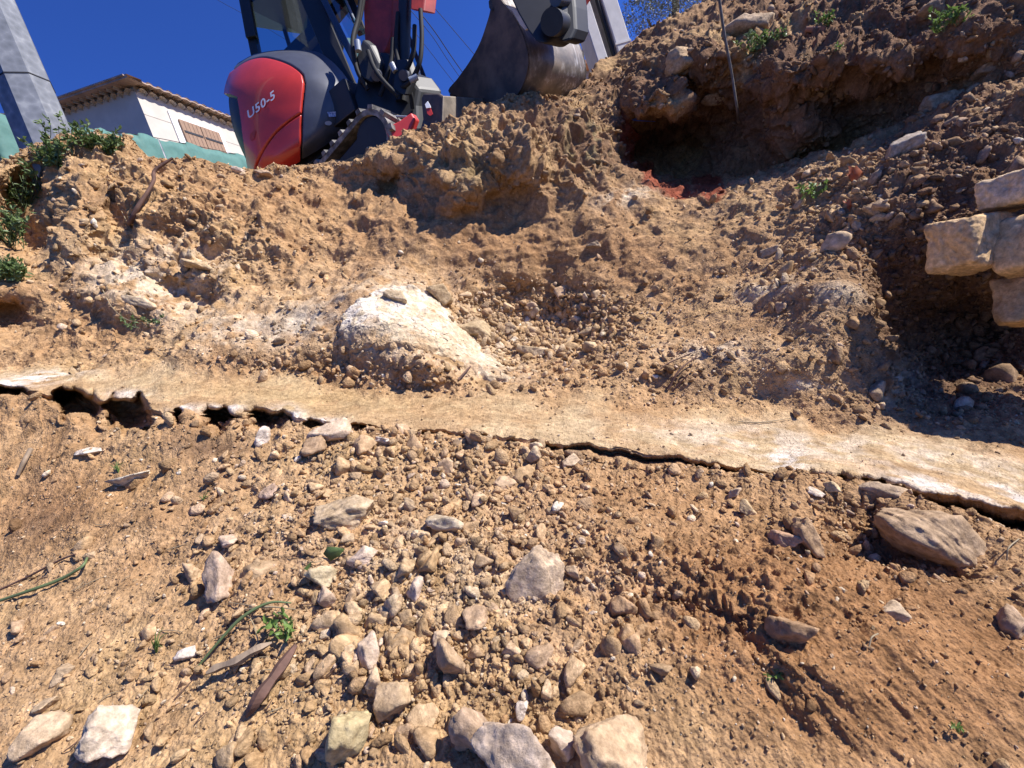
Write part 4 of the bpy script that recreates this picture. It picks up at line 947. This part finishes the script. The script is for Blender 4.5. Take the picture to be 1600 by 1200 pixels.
# overhead wires
def wire(name, label, pts, r): o = tubes(name, [(smooth_pts(PP(pts), 8), r)], M_HOSE, None, 5); tag(o, label, 'cable')
wire('overhead_wire', 'thin black wire rising furthest right of those between boom and bucket', [(570,-110,16),(668,0,18),(735,78,20),(860,225,26)], .012)
wire('overhead_wire', 'thickest black wire, second from the right between boom and bucket', [(520,-140,15),(662,27,17),(722,112,19),(850,290,24)], .016)
wire('overhead_wire', 'thin wire just left of the thickest one between boom and bucket', [(530,-105,16),(662,40,18),(718,120,20),(850,300,26)], .011)
wire('overhead_wire', 'faint wire lowest of those between boom and bucket', [(520,-110,18),(662,68,20),(710,130,22),(830,280,28)], .010)
wire('overhead_wire', 'black drop cable hanging between the bucket and the concrete pole', [(885,-60,7),(893,0,7),(908,60,7),(912,92,7),(915,130,7)], .012)
wire('overhead_wire', 'pale hair-thin wire crossing the sky at the upper left of the digger', [(200,-80,22),(340,0,22),(380,22,22),(460,70,22)], .009)
wire('overhead_wire', 'dark wire running into the steel pole from the left edge of the picture', [(-200,90,12),(0,152,11),(24,160,10.8),(60,175,10.6)], .014)
# steel rod and its string
rod = tubes('steel_rod', [(smooth_pts(PP([(1114,-60,3.6),(1124,0,3.68),(1132,55,3.75),(1144,120,3.84),(1153,180,3.95),(1154,186,4.4)]), 30), .011)], simple('rusty_rebar', (.17,.14,.12), .55, .5, .4, 30, .002), None, 8)
for i, vtx in enumerate(rod.data.vertices):
    pass
tag(rod, 'ribbed rusty steel rod stuck in the shaded bank at the upper right', 'rebar')

# ---------------------------------------------------------------- plants, wood, small litter
def leaf_mat(name, c1, c2, tr=.35):
    m, t, b = nt(name); n = noise(t, 30, 3)
    r = ramp(t, n.outputs['Fac'], [(.35, c1), (.65, c2)]); t.links.new(r.outputs[0], b.inputs['Base Color']); b.inputs['Roughness'].default_value = .5
    tl = t.nodes.new('ShaderNodeBsdfTranslucent'); t.links.new(r.outputs[0], tl.inputs[0]); mx = t.nodes.new('ShaderNodeMixShader'); mx.inputs[0].default_value = tr
    t.links.new(b.outputs[0], mx.inputs[1]); t.links.new(tl.outputs[0], mx.inputs[2]); t.links.new(mx.outputs[0], t.nodes['Material Output'].inputs[0]); return m
M_LEAF = leaf_mat('weed_leaf', (.08,.13,.04), (.17,.24,.08)); M_LEAFB = leaf_mat('bright_leaf', (.11,.19,.04), (.20,.30,.07)); M_OLIVE = leaf_mat('olive_leaf', (.06,.075,.05), (.17,.19,.14), .2)
M_DRY = simple('dry_stalk', (.38,.29,.17), .8, 0, .3, 15); M_BARK = simple('bark', (.17,.11,.075), .9, 0, .45, 25, .004); M_WOOD = simple('weathered_wood', (.36,.26,.17), .85, 0, .4, 18, .003)
M_ROOT = simple('reddish_root', (.15,.075,.05), .8, 0, .35, 25, .003)
M_STEM = simple('green_stem', (.12,.16,.06), .6, 0, .2, 15)
def leaf_quads(pos, dirs, L, Wd, r, cup=.15):
    """pointed, folded leaf blades: 6 faces each"""
    n = len(pos); dirs = dirs/np.linalg.norm(dirs, axis=1)[:, None]
    sd = np.cross(dirs, r.normal(size=(n, 3))); sd /= np.linalg.norm(sd, axis=1)[:, None]; up = np.cross(sd, dirs)
    L = np.broadcast_to(L, n)[:, None]; Wd = np.broadcast_to(Wd, n)[:, None]
    v = np.stack([pos, pos+dirs*L*.35+sd*Wd*.5+up*L*cup, pos+dirs*L*.4, pos+dirs*L*.35-sd*Wd*.5+up*L*cup, pos+dirs*L*.75+sd*Wd*.32+up*L*cup*.4, pos+dirs*L*.8-up*L*.05, pos+dirs*L*.75-sd*Wd*.32+up*L*cup*.4, pos+dirs*L-up*L*.15], 1)
    f = np.array([[0, 1, 2], [0, 2, 3], [1, 4, 5], [1, 5, 2], [2, 5, 6], [2, 6, 3], [4, 7, 5], [5, 7, 6]])
    F_ = (f[None]+(np.arange(n)*8)[:, None, None]).reshape(-1, 3); return v.reshape(-1, 3), F_
def weed(px, py, wpx, hpx, nst, nl, leaf, label, mat, seed, cat='weed', group=None, name='weed', d=None, droop=.3, wide=.45):
    r = np.random.default_rng(seed); k = at(px, py); dd = vdep[k] if d is None else d
    wd, ht = wpx/FPX*dd, hpx/FPX*dd; b0 = P(px, py, dd)+(nrm2[k]*.01 if d is None else 0)
    root = empty(name, b0-U*.01); tag(root, label, cat, group)
    lines, pos, dr = [], [], []
    for i in range(nst):
        o = b0+np.array([r.uniform(-.35, .35)*wd, r.uniform(-.2, .2)*wd, r.uniform(-.12, .05)*ht])
        tip = o+np.array([r.uniform(-.5, .5)*wd, -abs(r.normal())*.15*wd, ht*r.uniform(.45, 1.0)])
        mid = (o+tip)/2+r.normal(size=3)*.08*wd+U*.05*ht; c = smooth_pts([o, mid, tip], 5); lines.append((c, [.0028*dd/3, .0015*dd/3]))
        for j in range(nl):
            q = c[int(r.integers(2, len(c)))]; e = r.normal(size=3)+U*.5-np.array([0, .4, 0])-U*droop; pos.append(q); dr.append(e)
    tubes('stem', lines, M_STEM, root, 4)
    v, f = leaf_quads(np.array(pos), np.array(dr), leaf*r.uniform(.5, 1.1, len(pos)), leaf*wide*r.uniform(.6, 1.1, len(pos)), r)
    add('leaves', v, f, mat, root); return root
weed(120, 228, 110, 26, 20, 18, .055, 'dense dark green weeds growing on the crest at the foot of the steel pole', M_LEAF, 1)
weed(85, 262, 50, 40, 16, 16, .06, 'scrubby green and straw weed right under the steel pole', M_LEAF, 2)
weed(170, 240, 60, 22, 14, 20, .06, 'green weeds trailing to the right end of the crest clump', M_LEAF, 3)
weed(30, 330, 80, 70, 22, 15, .06, 'big dark weed bush hanging over the left edge of the bank', M_LEAF, 4, 'bush', name='bush')
weed(15, 385, 60, 60, 20, 18, .05, 'lower dark weed bush in the shaded nook at the left edge', M_LEAF, 5, 'bush', name='bush')
weed(18, 440, 60, 34, 16, 22, .05, 'fresh green weed at the left edge below the dark bush', M_LEAF, 6)
weed(232, 512, 50, 20, 8, 14, .03, 'small wilted weed lying on the lower left bank', M_LEAF, 7)
weed(1188, 80, 50, 30, 14, 14, .05, 'green weed right of the steel rod in the shaded bank', M_LEAF, 8)
weed(1205, 62, 20, 14, 5, 10, .035, 'little bright green sprout near the crest above the shaded weed', M_LEAFB, 9)
weed(1288, 40, 30, 18, 8, 12, .04, 'bright green sprout between the two weed clumps of the upper bank', M_LEAFB, 10)
weed(1488, 42, 56, 24, 16, 20, .035, 'compact green weed clump near the top right corner', M_LEAFB, 11)
weed(1305, 78, 16, 10, 4, 8, .03, 'tiny green sprout in the dark middle of the upper bank', M_LEAFB, 16)
weed(1272, 308, 44, 20, 7, 9, .045, 'bright green torn leaves on the rubble slope at right', M_LEAFB, 12)
weed(436, 1000, 56, 40, 7, 5, .036, 'broken green leafy twig lying between the wood sticks in the foreground', M_LEAFB, 13, droop=.6)
weed(1205, 1062, 26, 14, 4, 6, .014, 'tiny green seedling on the right soil bank', M_LEAFB, 14)
weed(1503, 1143, 26, 12, 3, 6, .012, 'tiny green seedling near the bottom right corner', M_LEAFB, 15)
def grass(px, py, n, L, label, seed, name='grass_tuft'):
    r = np.random.default_rng(seed); k = at(px, py); b0 = V[k]; lines = []
    for i in range(n):
        t = b0+np.array([r.normal()*.6, r.normal()*.25, abs(r.normal())*.5+.4])*L; m_ = (b0+t)/2+U*L*.25
        lines.append((smooth_pts([b0, m_, t], 5), [.0022, .0006]))
    o = tubes(name, lines, M_LEAFB, None, 4); tag(o, label, 'grass tuft')
grass(186, 738, 9, .045, 'small green grass sprig beside the long flat stone at left', 31)
grass(318, 782, 6, .025, 'tiny grass tuft left of the rubble heap', 32)
grass(245, 1020, 10, .05, 'wisp of thin dry grass left of the white round stone', 33)
def litter(name, label, cat, lines, mat, seg=7, over=.010, smooth=True):
    """stick lying on the ground: pixel track with radius"""
    LL = []
    for pts, rad in lines:
        q = [P(x, y, vdep[at(x, y)]-over-h) for x, y, h in pts]
        LL.append((smooth_pts(q, 5), rad))
    o = tubes(name, LL, mat, None, seg, smooth); tag(o, label, cat); return o
o = tubes('root', [(smooth_pts(PP([(270,247,3.74),(256,256,3.72),(241,268,3.70),(240,282,3.67),(232,298,3.63),(221,315,3.60),(212,330,3.58),(204,346,3.62),(202,352,3.9)]), 4), [.009,.013,.015,.013,.018,.016,.022])], M_ROOT); tag(o, 'thick crooked reddish root sticking out over the left crest', 'root')
litter('wood_stick', 'flat grey brown splinter of wood lying in the foreground left of centre', 'wood', [([(322,1052,.022),(345,1041,.026),(372,1032,.026),(398,1016,.028),(425,1004,.024)], [.004,.012,.008,.013,.010,.011,.003])], M_WOOD, 4, smooth=False)
litter('wood_stick', 'thick reddish brown branch piece pointing down left in the foreground', 'wood', [([(462,1008,.03),(445,1034,.026),(425,1062,.022),(403,1092,.02),(385,1120,.0)], [.006,.012,.016,.012,.017,.013,.004])], M_ROOT, 5, smooth=False)
litter('wood_stick', 'short pale stick standing on the far left slope', 'wood', [([(48,702,.02),(38,720,.02),(28,742,.0)], [.011,.010,.008])], M_WOOD, 6)
litter('twig', 'short dark twig poking up at the back edge of the shelf', 'twig', [([(742,566,.05),(728,580,.04),(716,594,.0)], [.003,.005,.006])], M_ROOT)
litter('twig', 'thin forked twig standing at the back of the shelf, centre right', 'twig', [([(932,556,.05),(912,572,.03),(893,604,.0)], [.002,.003,.004]), ([(932,556,.05),(958,560,.04)], .0022)], M_ROOT)
litter('twig', 'dark branching twig at the foot of the right mound behind the shelf', 'twig', [([(1090,556,.06),(1062,578,.04),(1044,608,.0)], [.003,.005,.007]), ([(1080,552,.05),(1040,570,.03),(1020,590,.0)], [.003,.004,.004]), ([(1075,585,.03),(1050,612,.0)], [.003,.006])], M_ROOT)
litter('twig', 'thin straight straw lying on the shelf at right', 'twig', [([(1153,659,.0),(1190,660,.003),(1236,653,.0)], [.0025,.003,.0015])], M_DRY)
litter('twig', 'thin tangled root hanging from the left bank ledge', 'twig', [([(160,452,.02),(175,480,.03),(200,500,.02),(232,505,.01)], [.003,.002,.001]), ([(190,330,.02),(205,360,.02),(215,378,.0)], .003)], M_DRY, 5)
litter('twig', 'pale curled rootlet on the soil near the right edge', 'twig', [([(1592,842,.02),(1576,856,.015),(1573,876,.0)], .0018)], M_DRY, 5)
litter('twig', 'small curved dry stem on the right soil bank', 'twig', [([(1358,1010,.0),(1362,996,.015),(1372,990,.0)], .0018)], M_DRY, 5)
litter('cane', 'long green bramble cane crossing the left edge of the foreground', 'stalk', [([(-20,945,.0),(40,925,.012),(95,905,.015),(128,885,.02),(136,872,.02)], [.005,.006,.004])], M_STEM)
litter('cane', 'brown cane lying parallel just above the green bramble cane', 'stalk', [([(-20,930,.0),(40,903,.012),(92,876,.012),(118,866,.02)], [.003,.004,.003])], M_ROOT)
litter('cane', 'green grass blade leaning across the foreground left of the wood pieces', 'stalk', [([(306,1046,.0),(340,1005,.02),(378,965,.03),(420,942,.03),(455,942,.02)], [.003,.005,.002])], M_STEM)
litter('cane', 'dry yellowish stem crossing the green blade in the foreground', 'stalk', [([(382,952,.015),(420,948,.025),(462,952,.02)], [.0015,.0025,.0015]), ([(384,958,.01),(396,975,.01),(404,1005,.0)], .0015)], M_DRY, 5)
r = np.random.default_rng(77)
for i in range(46):
    x, y = r.uniform(20, 520), r.uniform(760, 1180)
    a = r.uniform(-1.0, .2); L = r.uniform(14, 46)
    litter('dry_stalk', 'one of the thin dry stalks scattered over the left foreground', 'stalk', [([(x, y, .002), (x+L*.5*math.cos(a), y+L*.5*math.sin(a)+r.normal()*2, .006), (x+L*math.cos(a), y+L*math.sin(a), .002)], [.0012, .0016, .0008])], M_DRY if i % 3 else M_ROOT, 4, .004)['group'] = 'dry stalks on the left foreground'
# dark green fallen leaf
k = at(520, 872); b0 = V[k]+nrm2[k]*.02
v, f = leaf_quads(np.array([b0+P(0, 0, 1)*0-np.array([.03, 0, 0])]), np.array([[1, -.1, .2]]), .066, .045, np.random.default_rng(5), .12)
o = add('fallen_leaf', v, f, M_LEAF); o.modifiers.new('t', 'SOLIDIFY').thickness = .001; tag(o, 'dark green fallen leaf tucked beside the pale pink stone', 'leaf')
k = at(478, 895); v, f = leaf_quads(np.array([V[k]+nrm2[k]*.015]), np.array([[.7, 0, .6]]), .04, .022, np.random.default_rng(6), .12)
o = add('fallen_leaf', v, f, M_LEAFB); tag(o, 'small bright green leaf left of the pale yellowish stone', 'leaf')
# orange plastic shreds and blue string
M_ORG = leaf_mat('orange_film', (.55,.12,.03), (.70,.20,.06), .3)
def shred(px, py, w, h, rot, seed, label):
    r = np.random.default_rng(seed); k = at(px, py); d = vdep[k]; n = 7; vv = []
    for i in range(n):
        for j in range(4):
            x = (i/(n-1)-.5)*w; y = (j/3-.5)*h*(1-.5*abs(i/(n-1)-.5)); a = math.radians(rot)
            vv.append(V[k]+nrm2[k]*(.02+.014*r.normal())+np.array([(x*math.cos(a)-y*math.sin(a))+r.normal()*2, 0, (x*math.sin(a)+y*math.cos(a))+r.normal()*2])*d/FPX)
    o = add('plastic_shred', np.array(vv), [[i*4+j, i*4+j+1, (i+1)*4+j+1, (i+1)*4+j] for i in range(n-1) for j in range(3)], M_ORG, None, True); tag(o, label, 'plastic scrap')
shred(1345, 278, 42, 18, -20, 1, 'crumpled orange plastic scrap on the rubble slope at right')
shred(1330, 325, 22, 10, -60, 2, 'smaller orange scrap below the crumpled one on the rubble slope')
M_BLUE = simple('blue_string', (.04,.12,.6), .5)
k = at(985, 192); b0 = V[k]-np.array([0, .06, 0]); q = lambda x, y: b0+np.array([x, 0, -y])*vdep[k]/FPX
o = tubes('string', [(smooth_pts([q(0, 0), q(14, -3), q(22, -6), q(40, -8)], 5), [.006, .003]), (smooth_pts([q(2, 1), q(16, 2), q(36, 3)], 5), [.006, .003])], M_BLUE, None, 5); tag(o, 'frayed blue string poking out at the rim of the dark hollow', 'string')
o = litter('brick', 'flat broken terracotta brick in the upper right bank', 'brick', [([(1262,46,.02),(1284,46,.02)], .028)], simple('brick_red', (.36,.19,.12), .9, 0, .2, 20), 4) 
# olive tree behind the crest
ot = empty('olive_tree', P(1040, 60, 8.2)-U*.5); tag(ot, 'grey green olive tree with fine open crown behind the crest, right of the concrete pole', 'tree')
r = np.random.default_rng(9)
def br(a, b, k=.08): return smooth_pts([P(*a), (P(*a)+P(*b))/2+r.normal(size=3)*k, P(*b)], 5)
tw = [(br((1034,75,8.2),(1022,40,8.2)), [.05,.03]), (br((1022,40,8.2),(1012,30,8.2)), [.03,.02]), (br((1026,45,8.2),(1048,22,8.2)), [.03,.02]), (br((1055,60,8.3),(1060,-30,8.3)), [.07,.04]), (br((1034,75,8.2),(1030,110,8.2)), .05), (br((1060,0,8.3),(1020,-30,8.1)), [.03,.015])]
tubes('trunk', tw, M_BARK, ot, 6)
cl = [(1005,20,34,.3),(1035,-5,50,.4),(1065,15,40,.4),(990,35,20,.2),(1000,55,16,.15),(1050,-50,90,.6),(1088,-10,40,.4),(1075,35,22,.2),(1012,-30,50,.4)]
pos = []
for (x, y, rr, dz) in cl:
    for i in range(int(rr*rr*.16)+20):
        dd = 8.2+r.normal()*dz*.6; a = r.uniform(0, 6.28); q_ = rr*math.sqrt(r.random()); pos.append(P(x+q_*math.cos(a), y+q_*.8*math.sin(a), dd))
pos = np.array(pos); keep = pn(pos, .22, 3.3) > -.12; pos = pos[keep]
pos = np.repeat(pos, 4, 0)+r.normal(size=(len(pos)*4, 3))*.035
v, f = leaf_quads(pos, r.normal(size=pos.shape)+U*.3, .05, .014, r, .05)
add('crown', v, f, M_OLIVE, ot)

#@@OBJECTS
